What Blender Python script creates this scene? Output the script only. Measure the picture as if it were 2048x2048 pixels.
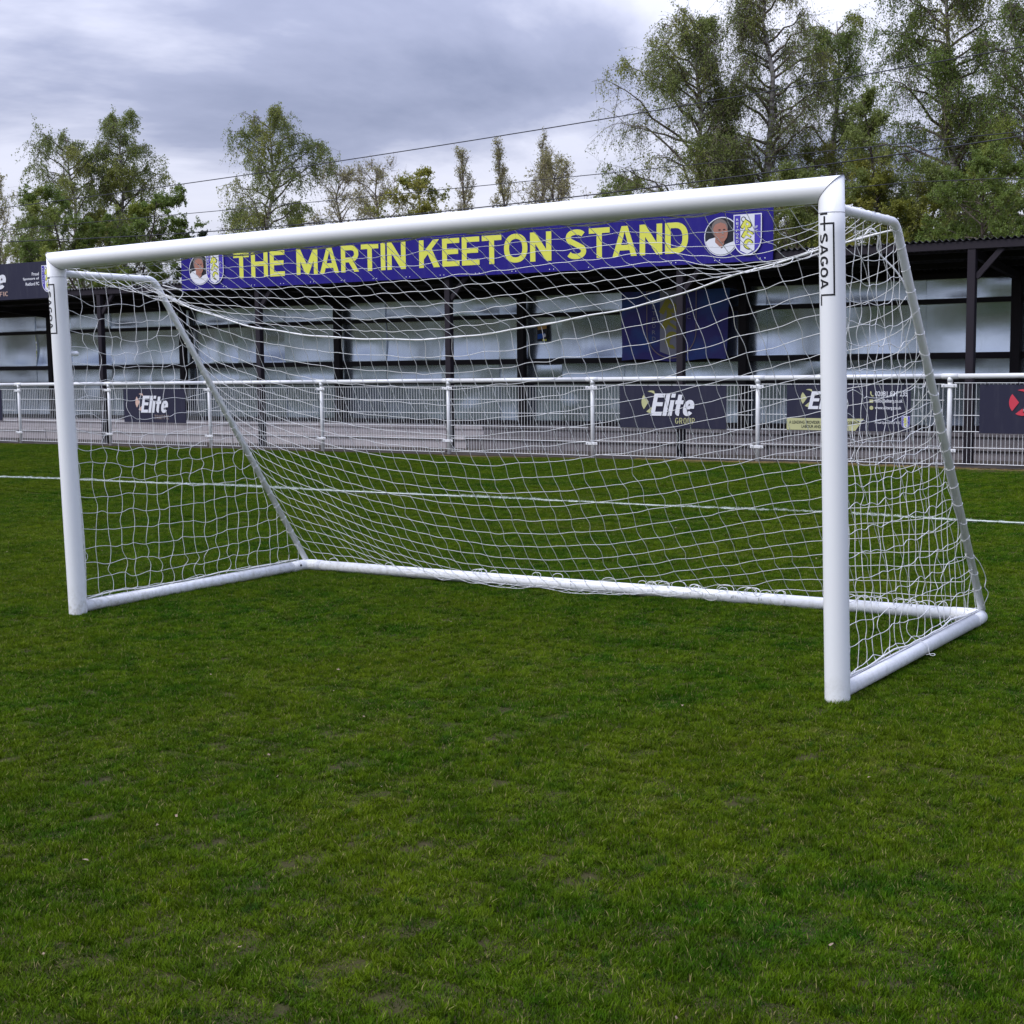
import bpy, bmesh, math, random
import numpy as np
from mathutils import Matrix, Vector
for o in list(bpy.data.objects): bpy.data.objects.remove(o)
scene = bpy.context.scene
COL = scene.collection
rng = np.random.default_rng(7)
random.seed(7)

# ------------------------------------------------------------------ camera
cam_data = bpy.data.cameras.new('camera')
cam = bpy.data.objects.new('camera', cam_data); COL.objects.link(cam)
CAM = np.array([7.3052, -5.8655, 1.5447])
right = Vector((0.82649063, 0.56284415, -0.01094091)); up = Vector((-0.04916268, 0.0915248, 0.99458848)); fwd = Vector((-0.56079968, 0.82148017, -0.10331531))
m = Matrix.Identity(4)
for i in range(3): m[i][0] = right[i]; m[i][1] = up[i]; m[i][2] = -fwd[i]; m[i][3] = CAM[i]
cam.matrix_world = m
cam_data.sensor_width = 36; cam_data.sensor_fit = 'HORIZONTAL'; cam_data.lens = 36*2901.64/2048
cam_data.clip_start = 0.05; cam_data.clip_end = 2000
scene.camera = cam
scene.render.resolution_x = 1024; scene.render.resolution_y = 1024

# ------------------------------------------------------------------ sky
SUN_EL, SUN_AZ = math.radians(52), math.radians(243)      # azimuth of the sun measured from +x, counter-clockwise
SKY_OFF = (-28.3, -2.1, 0.0)
world = bpy.data.worlds.new('World'); scene.world = world; world.use_nodes = True
def build_world():
    nt = world.node_tree; N = nt.nodes; L = nt.links; N.clear()
    def nd(t, **k):
        n = N.new(t)
        for a, b in k.items(): setattr(n, a, b)
        return n
    out = nd('ShaderNodeOutputWorld'); bg = nd('ShaderNodeBackground')
    sky = nd('ShaderNodeTexSky', sky_type='NISHITA', sun_disc=False, sun_elevation=SUN_EL, sun_rotation=math.pi/2-SUN_AZ)
    sc = nd('ShaderNodeVectorMath', operation='SCALE'); sc.inputs['Scale'].default_value = 0.10
    L.new(sky.outputs[0], sc.inputs[0])
    tc = nd('ShaderNodeTexCoord'); sep = nd('ShaderNodeSeparateXYZ'); L.new(tc.outputs['Generated'], sep.inputs[0])
    zc = nd('ShaderNodeMath', operation='MAXIMUM'); L.new(sep.outputs['Z'], zc.inputs[0]); zc.inputs[1].default_value = 0.0
    za = nd('ShaderNodeMath', operation='ADD'); L.new(zc.outputs[0], za.inputs[0]); za.inputs[1].default_value = 0.10
    dv = nd('ShaderNodeVectorMath', operation='DIVIDE'); cb = nd('ShaderNodeCombineXYZ')
    for k in ('X', 'Y', 'Z'): L.new(za.outputs[0], cb.inputs[k])
    L.new(tc.outputs['Generated'], dv.inputs[0]); L.new(cb.outputs[0], dv.inputs[1])
    mp = nd('ShaderNodeMapping'); L.new(dv.outputs[0], mp.inputs[0])
    mp.inputs['Location'].default_value = SKY_OFF
    n1 = nd('ShaderNodeTexNoise'); n1.inputs['Scale'].default_value = 0.55; n1.inputs['Detail'].default_value = 7; n1.inputs['Roughness'].default_value = 0.55; n1.inputs['Distortion'].default_value = 0.35
    L.new(mp.outputs[0], n1.inputs['Vector'])
    n2 = nd('ShaderNodeTexNoise'); n2.inputs['Scale'].default_value = 0.20; n2.inputs['Detail'].default_value = 2; L.new(mp.outputs[0], n2.inputs['Vector'])
    av = nd('ShaderNodeMath', operation='MULTIPLY_ADD'); L.new(n2.outputs['Fac'], av.inputs[0]); av.inputs[1].default_value = 0.9
    hf = nd('ShaderNodeMath', operation='MULTIPLY_ADD'); L.new(n1.outputs['Fac'], hf.inputs[0]); hf.inputs[1].default_value = 1.0; hf.inputs[2].default_value = -0.46
    L.new(hf.outputs[0], av.inputs[2])
    rp = nd('ShaderNodeValToRGB'); e = rp.color_ramp.elements
    e[0].position = 0.30; e[0].color = (0.20, 0.225, 0.34, 1); e[1].position = 0.68; e[1].color = (0.70, 0.71, 0.82, 1)
    k = e.new(0.42); k.color = (0.31, 0.335, 0.47, 1); k = e.new(0.53); k.color = (0.60, 0.615, 0.74, 1)
    L.new(av.outputs[0], rp.inputs[0])
    # an overcast sky grows brighter from the horizon to the zenith
    pw = nd('ShaderNodeMath', operation='POWER'); L.new(zc.outputs[0], pw.inputs[0]); pw.inputs[1].default_value = 1.3
    gn = nd('ShaderNodeMath', operation='MULTIPLY_ADD'); L.new(pw.outputs[0], gn.inputs[0]); gn.inputs[1].default_value = 2.7; gn.inputs[2].default_value = 0.60
    cl = nd('ShaderNodeVectorMath', operation='SCALE'); L.new(rp.outputs[0], cl.inputs[0]); L.new(gn.outputs[0], cl.inputs['Scale'])
    mx = nd('ShaderNodeMix', data_type='RGBA'); mx.inputs[0].default_value = 0.93
    L.new(sc.outputs[0], mx.inputs[6]); L.new(cl.outputs[0], mx.inputs[7])
    bg.inputs['Strength'].default_value = 1.0
    L.new(mx.outputs[2], bg.inputs['Color']); L.new(bg.outputs[0], out.inputs[0])
build_world()

sun_data = bpy.data.lights.new('sun', 'SUN'); sun = bpy.data.objects.new('sun', sun_data); COL.objects.link(sun)
sun_data.energy = 1.5; sun_data.angle = math.radians(35); sun_data.color = (1.0, 0.97, 0.94)
sd = Vector((math.cos(SUN_AZ)*math.cos(SUN_EL), math.sin(SUN_AZ)*math.cos(SUN_EL), math.sin(SUN_EL)))
sun.rotation_euler = sd.to_track_quat('Z', 'Y').to_euler(); sun.location = (0, -20, 30)
scene.view_settings.view_transform = 'Standard'; scene.view_settings.look = 'None'
scene.view_settings.gamma = 1.0; scene.view_settings.use_curve_mapping = False
scene.view_settings.exposure = 0.75
scene.render.engine = 'CYCLES'
scene.cycles.max_bounces = 6; scene.cycles.diffuse_bounces = 3; scene.cycles.glossy_bounces = 3; scene.cycles.transmission_bounces = 3

# ------------------------------------------------------------------ helpers
def tag(o, label=None, cat=None, group=None, kind=None):
    if label: o['label'] = label
    if cat: o['category'] = cat
    if group: o['group'] = group
    if kind: o['kind'] = kind
    return o
def empty(name, loc=(0, 0, 0), rz=0.0):
    o = bpy.data.objects.new(name, None); COL.objects.link(o); o.location = loc; o.rotation_euler = (0, 0, rz); o.empty_display_size = 0.1
    return o
def offset_of(p):
    v = np.zeros(3)
    while p is not None: v = v + np.array(p.location); p = p.parent
    return v
def make_mesh(name, verts, faces, mat=None, smooth=False):
    me = bpy.data.meshes.new(name)
    verts = np.asarray(verts, float).reshape(-1, 3)
    if isinstance(faces, np.ndarray) and faces.ndim == 2:
        n, k = faces.shape
        me.vertices.add(len(verts)); me.vertices.foreach_set('co', verts.astype(np.float32).ravel())
        me.loops.add(n*k); me.loops.foreach_set('vertex_index', faces.astype(np.int32).ravel())
        me.polygons.add(n); me.polygons.foreach_set('loop_start', np.arange(0, n*k, k, dtype=np.int32))
        me.update(calc_edges=True)
    else:
        me.from_pydata(verts.tolist(), [], [tuple(int(i) for i in f) for f in faces]); me.update()
    if smooth: me.polygons.foreach_set('use_smooth', np.ones(len(me.polygons), bool))
    if mat is not None: me.materials.append(mat)
    return me
def add(name, verts, faces, mat, parent=None, smooth=False, origin=None):
    """mesh object from world-space vertices; parents only translate"""
    verts = np.asarray(verts, float).reshape(-1, 3)
    off = offset_of(parent)
    if origin is not None: off = off + (np.asarray(origin, float) - off)
    o = bpy.data.objects.new(name, make_mesh(name, verts - off, faces, mat, smooth)); COL.objects.link(o)
    if origin is not None: o.location = np.asarray(origin, float) - offset_of(parent)
    o.parent = parent
    return o
def place(name, me, loc, parent=None, rot=(0, 0, 0)):
    o = bpy.data.objects.new(name, me); COL.objects.link(o); o.location = loc; o.rotation_euler = rot; o.parent = parent
    return o
def join(parts):
    V = []; F = []; n = 0
    for v, f in parts:
        V.append(np.asarray(v, float).reshape(-1, 3)); F += [tuple(int(i)+n for i in q) for q in f]; n += len(V[-1])
    return np.concatenate(V), F
def box(x0, x1, y0, y1, z0, z1, bev=0.0):
    if bev <= 0:
        v = [(x0, y0, z0), (x1, y0, z0), (x1, y1, z0), (x0, y1, z0), (x0, y0, z1), (x1, y0, z1), (x1, y1, z1), (x0, y1, z1)]
        return v, [(0, 3, 2, 1), (4, 5, 6, 7), (0, 1, 5, 4), (1, 2, 6, 5), (2, 3, 7, 6), (3, 0, 4, 7)]
    bm = bmesh.new(); bmesh.ops.create_cube(bm, size=1)
    for w in bm.verts: w.co = ((x0+x1)/2+w.co.x*(x1-x0), (y0+y1)/2+w.co.y*(y1-y0), (z0+z1)/2+w.co.z*(z1-z0))
    bmesh.ops.bevel(bm, geom=list(bm.edges), offset=bev, segments=1, affect='EDGES')
    bm.verts.index_update(); v = [tuple(w.co) for w in bm.verts]; f = [tuple(w.index for w in p.verts) for p in bm.faces]; bm.free()
    return v, f
def bar(a, b, w, h):
    """square bar from a to b, width w (sideways) and height h"""
    a = np.array(a, float); b = np.array(b, float); d = b-a; d /= np.linalg.norm(d)
    u = np.array([0, 0, 1.0]) if abs(d[2]) < .95 else np.array([0, 1.0, 0])
    s = np.cross(d, u); s /= np.linalg.norm(s); u = np.cross(s, d)
    v = [p+sx*s*w/2+sz*u*h/2 for p in (a, b) for sx, sz in ((-1, -1), (1, -1), (1, 1), (-1, 1))]
    return v, [(0, 1, 2, 3), (7, 6, 5, 4), (0, 4, 5, 1), (1, 5, 6, 2), (2, 6, 7, 3), (3, 7, 4, 0)]
def tube(pts, r, k=12, caps=True):
    """one tube along a polyline with parallel-transported rings"""
    P = np.asarray(pts, float); n = len(P); r = np.broadcast_to(np.asarray(r, float), (n,))
    T = np.gradient(P, axis=0); T /= np.linalg.norm(T, axis=1)[:, None]+1e-12
    a = np.array([0, 0, 1.0]) if abs(T[0][2]) < .9 else np.array([1.0, 0, 0])
    u = np.cross(T[0], a); u /= np.linalg.norm(u); V = []; th = np.arange(k)*2*math.pi/k
    for i in range(n):
        u = u-T[i]*(u@T[i]); u /= np.linalg.norm(u); w = np.cross(T[i], u)
        V.append(P[i]+r[i]*(np.cos(th)[:, None]*u+np.sin(th)[:, None]*w))
    V = np.concatenate(V); F = []
    for i in range(n-1):
        for j in range(k): F.append((i*k+j, i*k+(j+1) % k, (i+1)*k+(j+1) % k, (i+1)*k+j))
    if caps: F.append(tuple(range(k-1, -1, -1))); F.append(tuple(range((n-1)*k, n*k)))
    return V, F
def tubes_np(P, Rr, k):
    """many tubes at once: P (N,n,3), Rr (N,n) -> verts, quads"""
    N, n, _ = P.shape
    T = np.gradient(P, axis=1); T /= np.linalg.norm(T, axis=2)[..., None]+1e-9
    mean = T.mean(axis=1); ref = np.where(np.abs(mean[:, 2:3]) < .8, np.array([[0, 0, 1.0]]), np.array([[1.0, 0, 0]]))
    u = np.cross(T, ref[:, None, :]); u /= np.linalg.norm(u, axis=2)[..., None]+1e-9
    w = np.cross(T, u); th = np.arange(k)*2*math.pi/k
    V = P[:, :, None, :]+Rr[:, :, None, None]*(np.cos(th)[None, None, :, None]*u[:, :, None, :]+np.sin(th)[None, None, :, None]*w[:, :, None, :])
    idx = np.arange(N*n*k).reshape(N, n, k); nx = np.roll(idx, -1, axis=2)
    F = np.stack([idx[:, :-1], nx[:, :-1], nx[:, 1:], idx[:, 1:]], axis=-1).reshape(-1, 4)
    return V.reshape(-1, 3), F
def fillet(pts, rad, seg=7):
    P = [np.array(p, float) for p in pts]; out = [P[0]]
    for i in range(1, len(P)-1):
        a = P[i-1]-P[i]; b = P[i+1]-P[i]; la = np.linalg.norm(a); lb = np.linalg.norm(b); a /= la; b /= lb
        t = min(rad, la*.45, lb*.45)
        for s in np.linspace(0, 1, seg):
            out.append((1-s)**2*(P[i]+a*t)+2*s*(1-s)*P[i]+s*s*(P[i]+b*t))
    out.append(P[-1]); return np.array(out)
def poly_plate(pts2, to3, depth=0.0):
    v = [to3(*p) for p in pts2]; return v, [tuple(range(len(v)))]

# ------------------------------------------------------------------ materials
class NT:
    def __init__(s, name):
        s.mat = bpy.data.materials.new(name); s.mat.use_nodes = True; s.t = s.mat.node_tree; s.N = s.t.nodes; s.L = s.t.links
        s.b = s.N['Principled BSDF']; s.out = s.N['Material Output']
    def n(s, t, inp=None, **k):
        x = s.N.new(t)
        for a, b in k.items(): setattr(x, a, b)
        for a, b in (inp or {}).items(): s.set(x.inputs[a], b)
        return x
    def set(s, sock, v):
        if isinstance(v, bpy.types.NodeSocket): s.L.new(v, sock)
        else: sock.default_value = v
    def math(s, op, a, b=0.0, c=None, clamp=False):
        x = s.n('ShaderNodeMath', operation=op, use_clamp=clamp); s.set(x.inputs[0], a); s.set(x.inputs[1], b)
        if c is not None: s.set(x.inputs[2], c)
        return x.outputs[0]
    def mix(s, f, a, b, mode='MIX'):
        x = s.n('ShaderNodeMix', data_type='RGBA', blend_type=mode); s.set(x.inputs[0], f)
        for i, q in ((6, a), (7, b)):
            if isinstance(q, tuple) and len(q) == 3: q = q+(1,)
            s.set(x.inputs[i], q)
        return x.outputs[2]
    def noise(s, scale, detail=4, rough=.55, vec=None, dist=0.0):
        x = s.n('ShaderNodeTexNoise'); x.inputs['Scale'].default_value = scale; x.inputs['Detail'].default_value = detail
        x.inputs['Roughness'].default_value = rough; x.inputs['Distortion'].default_value = dist
        if vec is not None: s.L.new(vec, x.inputs['Vector'])
        return x.outputs['Fac']
    def ramp(s, f, stops):
        x = s.n('ShaderNodeValToRGB'); e = x.color_ramp.elements; s.L.new(f, x.inputs[0])
        while len(e) < len(stops): e.new(.5)
        for q, (p, c) in zip(e, stops): q.position = p; q.color = (tuple(c)+(1,))[:4] if isinstance(c, tuple) else (c, c, c, 1)
        return x.outputs[0]
    def pos(s): return s.n('ShaderNodeNewGeometry').outputs['Position']
    def obj(s): return s.n('ShaderNodeTexCoord').outputs['Object']
    def bump(s, h, strength=.3, dist=.01):
        x = s.n('ShaderNodeBump'); s.L.new(h, x.inputs['Height']); x.inputs['Strength'].default_value = strength; x.inputs['Distance'].default_value = dist
        s.L.new(x.outputs[0], s.b.inputs['Normal'])
    def fin(s, color=None, rough=None, metal=None, spec=None):
        if color is not None:
            if isinstance(color, tuple) and len(color) == 3: color = color+(1,)
            s.set(s.b.inputs['Base Color'], color)
        if rough is not None: s.set(s.b.inputs['Roughness'], rough)
        if metal is not None: s.set(s.b.inputs['Metallic'], metal)
        if spec is not None: s.b.inputs['Specular IOR Level'].default_value = spec
        return s.mat
def paint(name, c, rough=.45, var=.12, scale=3.0, dirt=None, spec=.5):
    t = NT(name); p = t.pos(); n = t.noise(scale, 5, .6, p)
    col = t.mix(t.math('MULTIPLY', n, var*2), c, tuple(x*.6 for x in c) if dirt is None else dirt)
    return t.fin(col, t.math('MULTIPLY_ADD', n, .2, rough-.1), spec=spec)
def print_mat(name, c, rough=.55):
    t = NT(name); p = t.pos(); mpn = t.n('ShaderNodeMapping', {0: p}); mpn.inputs['Scale'].default_value = (7, 7, 1.1)
    run = t.noise(1.7, 5, .65, mpn.outputs[0]); n = t.noise(1.1, 4, .6, p)
    col = t.mix(t.math('MULTIPLY', t.ramp(run, [(.50, 0.0), (.80, 1.0)]), .07), c, (.30, .29, .27)); col = t.mix(t.math('MULTIPLY', n, .14), col, tuple(x*.55 for x in c))
    t.bump(n, .08, .02)
    return t.fin(col, t.math('MULTIPLY_ADD', n, .2, rough-.1), spec=.22)
M = {}
def white_tube():
    t = NT('white_powder_coat'); p = t.pos()
    n = t.noise(2.2, 6, .65, p); d = t.noise(40, 3, .6, p)
    sp = t.ramp(d, [(.70, 0.0), (.80, 1.0)])
    col = t.mix(t.math('MULTIPLY', n, .12), (.86, .87, .87), (.74, .76, .76))
    z = t.n('ShaderNodeSeparateXYZ', {0: p}).outputs['Z']
    splash = t.math('MULTIPLY', t.ramp(z, [(0.0, 1.0), (.20, 0.0)]), t.ramp(t.noise(30, 4, .7, p), [(.42, 0.0), (.72, .8)]))
    col = t.mix(splash, col, (.38, .36, .26)); col = t.mix(t.math('MULTIPLY', sp, .10), col, (.5, .5, .48))
    t.bump(d, .03, .002)
    return t.fin(col, t.math('MULTIPLY_ADD', n, .15, .24), spec=.5)
M['white'] = white_tube()
M['cord'] = paint('white_net_cord', (.82, .82, .80), .8, .1, 20)
M['barrier'] = paint('white_barrier_paint', (.78, .79, .80), .4, .12, 6, (.5, .5, .48))
M['dark'] = paint('dark_painted_steel', (.012, .010, .013), .7, .3, 4, (.022, .019, .018), .2)
M['post'] = paint('dark_plum_steel', (.017, .013, .020), .6, .3, 4, (.028, .023, .027), .25)
M['roof'] = paint('dark_roof_sheet', (.042, .040, .043), .6, .3, 2, (.014, .013, .013))
M['groove'] = paint('grey_rubber_groove', (.20, .20, .24), .6)
M['black'] = print_mat('black_print', (.012, .012, .014))
M['navy'] = print_mat('navy_board', (.026, .026, .050))
M['blue'] = print_mat('royal_blue_board', (.016, .010, .20))
M['violet'] = print_mat('violet_print', (.07, .05, .42))
M['yellow'] = print_mat('yellow_print', (.74, .75, .11))
M['wprint'] = print_mat('white_print', (.78, .79, .84))
M['olive'] = print_mat('pale_olive_print', (.52, .52, .27))
M['peach'] = print_mat('peach_print', (.68, .47, .38))
M['tan'] = print_mat('tan_print', (.33, .26, .23))
M['red'] = print_mat('red_print', (.62, .055, .085))
M['skin'] = print_mat('skin_print', (.40, .19, .14))
M['hair'] = print_mat('grey_print', (.20, .17, .16))
M['dim'] = print_mat('dark_print', (.02, .022, .03))
M['fblue'] = print_mat('lower_blue_print', (.02, .10, .45))
M['forange'] = print_mat('orange_print', (.50, .28, .08))

def sheet_metal():
    t = NT('galvanised_sheet'); p = t.pos()
    n = t.noise(1.3, 5, .6, p); sp = t.noise(14, 4, .6, p)
    mpn = t.n('ShaderNodeMapping', {0: p}); mpn.inputs['Scale'].default_value = (9, 1, .6)
    streak = t.noise(1.6, 4, .6, mpn.outputs[0])
    col = t.mix(n, (.42, .485, .56), (.57, .64, .73)); col = t.mix(t.math('MULTIPLY', t.ramp(streak, [(.5, 0.0), (.8, 1.0)]), .35), col, (.33, .36, .37))
    t.bump(t.noise(3.5, 3, .5, p), .10, .02)
    return t.fin(col, t.math('MULTIPLY_ADD', n, .16, .14), .86)
M['sheet'] = sheet_metal()
def concrete(name, a, b):
    t = NT(name); p = t.pos(); n = t.noise(1.4, 6, .65, p); f = t.noise(30, 5, .7, p)
    mpn = t.n('ShaderNodeMapping', {0: p}); mpn.inputs['Scale'].default_value = (3, 3, .5)
    st = t.noise(2.5, 4, .6, mpn.outputs[0])
    col = t.mix(t.ramp(n, [(.35, 0.0), (.65, 1.0)]), a, b); col = t.mix(t.math('MULTIPLY', f, .5), col, tuple(x*.55 for x in a))
    col = t.mix(t.math('MULTIPLY', t.ramp(st, [(.55, 0.0), (.8, 1.0)]), .5), col, tuple(x*.5 for x in a))
    t.bump(f, .4, .006); return t.fin(col, .85)
M['conc'] = concrete('pale_concrete', (.44, .40, .41), (.56, .52, .52)); M['concd'] = concrete('stained_concrete', (.16, .145, .15), (.26, .24, .25))
M['tarmac'] = concrete('path_tarmac', (.055, .046, .042), (.12, .098, .078))

GSLOPE = (.0122, .0078)
def ground(x, y):
    x = np.asarray(x, float); y = np.asarray(y, float)
    g = GSLOPE[0]*x+GSLOPE[1]*y
    t = np.clip((y-3)/8.5, 0, 1); t = t*t*(3-2*t)
    gb = .113+.0055*(np.clip(x, -40, 30)+15.704)
    far = np.clip((y-11.5)/3, 0, 1)
    g = g+t*(gb-(GSLOPE[0]*x+GSLOPE[1]*np.minimum(y, 11.485)))
    g = np.where(y > 11.485, gb-.05*far, g)
    d = np.clip((np.hypot(x-3, y)-22)/30, 0, 1)*(y < 11)
    return g*(1-d)
BDIR = .0057
def barrier_y(x): return 11.485+BDIR*(np.asarray(x)+15.704)
def line_y(x): return 6.665-.030*np.asarray(x)-.0022*np.asarray(x)**2

def grass_colour(t, rnd=None, tip=None):
    """shared colour field in world space: hue patches, mower streaks, dry verge, painted line"""
    p = t.pos(); sx = t.n('ShaderNodeSeparateXYZ', {0: p}); X, Y = sx.outputs['X'], sx.outputs['Y']
    flat = t.n('ShaderNodeCombineXYZ', {0: X, 1: Y}).outputs[0]
    a = t.noise(.55, 4, .6, flat, .4); b = t.noise(3.2, 4, .62, flat, .6); c = t.noise(11, 3, .6, flat, .5)
    fine = t.math('ADD', t.math('MULTIPLY', b, .6), t.math('MULTIPLY', c, .4))
    col = t.mix(t.ramp(fine, [(.40, 0.0), (.58, 1.0)]), (.031, .106, .003), (.110, .184, .005))
    col = t.mix(t.math('MULTIPLY', t.ramp(a, [(.42, 0.0), (.62, 1.0)]), .55), col, (.142, .188, .006))
    col = t.mix(t.math('MULTIPLY', t.ramp(c, [(.56, 0.0), (.68, 1.0)]), .75), col, (.022, .082, .008))
    col = t.mix(t.math('MULTIPLY', t.ramp(t.noise(5.3, 5, .65, flat, .8), [(.60, 0.0), (.72, 1.0)]), .55), col, (.19, .175, .045))
    return t, p, X, Y, flat, col
def paint_masks(t, X, Y, flat):
    x2 = t.math('MULTIPLY', X, X)
    ly = t.math('ADD', t.math('MULTIPLY_ADD', X, -.030, 6.665), t.math('MULTIPLY', x2, -.0022))
    jit = t.math('MULTIPLY_ADD', t.noise(9, 5, .7, flat), .05, -.025)
    d = t.math('ABSOLUTE', t.math('ADD', t.math('SUBTRACT', Y, ly), jit))
    line = t.ramp(t.math('MULTIPLY', d, 10.0), [(.34, 1.0), (.60, 0.0)])
    gaps = t.ramp(t.noise(26, 4, .7, flat), [(.40, .35), (.55, 1.0)])
    line = t.math('MULTIPLY', line, gaps)
    by = t.math('MULTIPLY_ADD', X, BDIR, 11.485+BDIR*15.704)
    dv = t.math('ADD', t.math('SUBTRACT', by, Y), t.math('MULTIPLY_ADD', t.noise(2.2, 5, .6, flat), .7, -.42))
    wide = t.ramp(t.math('MULTIPLY_ADD', X, .05, .5), [(.1, .35), (.45, 1.0)])
    verge = t.math('MULTIPLY', t.ramp(dv, [(.05, .9), (.30, 0.0)]), wide)
    return line, verge
def turf_mat():
    t = NT('turf_soil'); t, p, X, Y, flat, col = grass_colour(t); line, verge = paint_masks(t, X, Y, flat)
    f = t.noise(60, 5, .7, flat)
    col = t.mix(.84, col, (.052, .040, .024)); col = t.mix(t.ramp(f, [(.42, 0.0), (.7, .9)]), col, (.05, .037, .024))
    col = t.mix(verge, col, (.24, .17, .09)); col = t.mix(t.math('MULTIPLY', line, .6), col, (.6, .62, .6))
    t.bump(f, .6, .02); return t.fin(col, .95, spec=.05)
def blade_mat():
    t = NT('grass_blades'); t, p, X, Y, flat, col = grass_colour(t); line, verge = paint_masks(t, X, Y, flat)
    at = t.n('ShaderNodeAttribute', attribute_name='rnd'); r3 = t.n('ShaderNodeSeparateColor', {0: at.outputs['Color']})
    r, tip, dead = r3.outputs[0], r3.outputs[1], r3.outputs[2]
    col = t.mix(t.math('MULTIPLY', r, .9), col, t.mix(1.0, col, (.30, .38, .34), 'MULTIPLY'))
    col = t.mix(t.math('MULTIPLY', tip, .35), col, t.mix(1.0, col, (1.6, 1.5, 1.2), 'MULTIPLY'))
    col = t.mix(t.math('GREATER_THAN', dead, .955), col, (.27, .24, .09))
    col = t.mix(verge, col, (.36, .26, .12)); col = t.mix(t.math('MULTIPLY', line, .92), col, (.80, .84, .82))
    t.fin(col, .7, spec=.06)
    tr = t.n('ShaderNodeBsdfTranslucent'); t.L.new(col, tr.inputs[0]); ms = t.n('ShaderNodeMixShader'); ms.inputs[0].default_value = .12
    t.L.new(t.b.outputs[0], ms.inputs[1]); t.L.new(tr.outputs[0], ms.inputs[2]); t.L.new(ms.outputs[0], t.out.inputs[0])
    return t.mat
M['turf'] = turf_mat(); M['blade'] = blade_mat()
def bark(name, a, b, birch=True):
    t = NT(name); p = t.pos()
    mpn = t.n('ShaderNodeMapping', {0: p}); mpn.inputs['Scale'].default_value = (1.2, 1.2, 5) if birch else (6, 6, 1)
    n = t.noise(2.4, 5, .65, mpn.outputs[0]); col = t.mix(t.ramp(n, [(.46, 0.0), (.56, 1.0)]), a, b); return t.fin(col, .85, spec=.2)
M['birch'] = bark('birch_bark', (.36, .34, .32), (.12, .105, .095)); M['bark'] = bark('brown_bark', (.085, .070, .055), (.04, .033, .027), False)
M['twig'] = bark('twig_bark', (.15, .125, .10), (.095, .08, .066), False); M['gtwig'] = bark('grey_twig_bark', (.26, .225, .19), (.17, .145, .12), False)  # grey twigs of the far trees: colour lightened to stand in for distance haze
def leaf_mat(name, a, b, c):
    t = NT(name); at = t.n('ShaderNodeAttribute', attribute_name='rnd'); r3 = t.n('ShaderNodeSeparateColor', {0: at.outputs['Color']})
    col = t.mix(r3.outputs[0], a, b); col = t.mix(t.math('MULTIPLY', r3.outputs[1], .8), col, c)
    t.fin(col, .5, spec=.3)
    tr = t.n('ShaderNodeBsdfTranslucent'); t.L.new(col, tr.inputs[0]); ms = t.n('ShaderNodeMixShader'); ms.inputs[0].default_value = .42
    t.L.new(t.b.outputs[0], ms.inputs[1]); t.L.new(tr.outputs[0], ms.inputs[2]); t.L.new(ms.outputs[0], t.out.inputs[0])
    return t.mat
M['leafb'] = leaf_mat('birch_leaves', (.16, .205, .055), (.22, .265, .065), (.31, .32, .065))
M['leafg'] = leaf_mat('green_leaves', (.125, .185, .040), (.185, .25, .050), (.27, .30, .05))
M['leafy'] = leaf_mat('yellow_green_leaves', (.19, .21, .035), (.27, .28, .045), (.33, .31, .06))
M['leafo'] = leaf_mat('olive_buds', (.26, .255, .11), (.32, .30, .13), (.36, .33, .15))  # buds of the distant poplars and bare trees, aerial haze put into the paler colour
M['needle'] = leaf_mat('pine_needles', (.018, .035, .016), (.03, .05, .022), (.04, .06, .025))

# ------------------------------------------------------------------ ground
def build_ground():
    xs = np.concatenate([np.linspace(-400, -45, 16)[:-1], np.linspace(-45, 30, 151), np.linspace(30, 400, 16)[1:]])
    ys = np.concatenate([np.linspace(-120, -12, 10)[:-1], np.linspace(-12, 16, 113), np.linspace(16, 500, 18)[1:]])
    X, Y = np.meshgrid(xs, ys); Z = ground(X, Y)
    Z = Z+np.where((Y < 11) & (np.hypot(X-3, Y) < 25), .006*np.sin(X*1.7+Y*.6)+.005*np.sin(Y*2.3-X*.8), 0)
    nx, ny = len(xs), len(ys); i = np.arange(nx*ny).reshape(ny, nx)
    F = np.stack([i[:-1, :-1], i[:-1, 1:], i[1:, 1:], i[1:, :-1]], -1).reshape(-1, 4)
    tag(add('ground', np.stack([X, Y, Z], -1), F, M['turf'], smooth=True), kind='structure')
    # path strip behind the barrier
    xs = np.linspace(-45, 30, 76); V = []
    for x in xs:
        y0 = float(barrier_y(x))-.10+.03*math.sin(x*3.1)+.02*math.sin(x*7.7)
        for y in (y0, y0+.9, 13.4): V.append((x, y, float(ground(x, y))+.008))
    F = [(3*k+j, 3*k+3+j, 3*k+4+j, 3*k+1+j) for k in range(75) for j in range(2)]
    tag(add('path', V, F, M['tarmac']), kind='structure')
build_ground()
def goal_z(x, y): return float(GSLOPE[0]*x+GSLOPE[1]*y)

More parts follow.
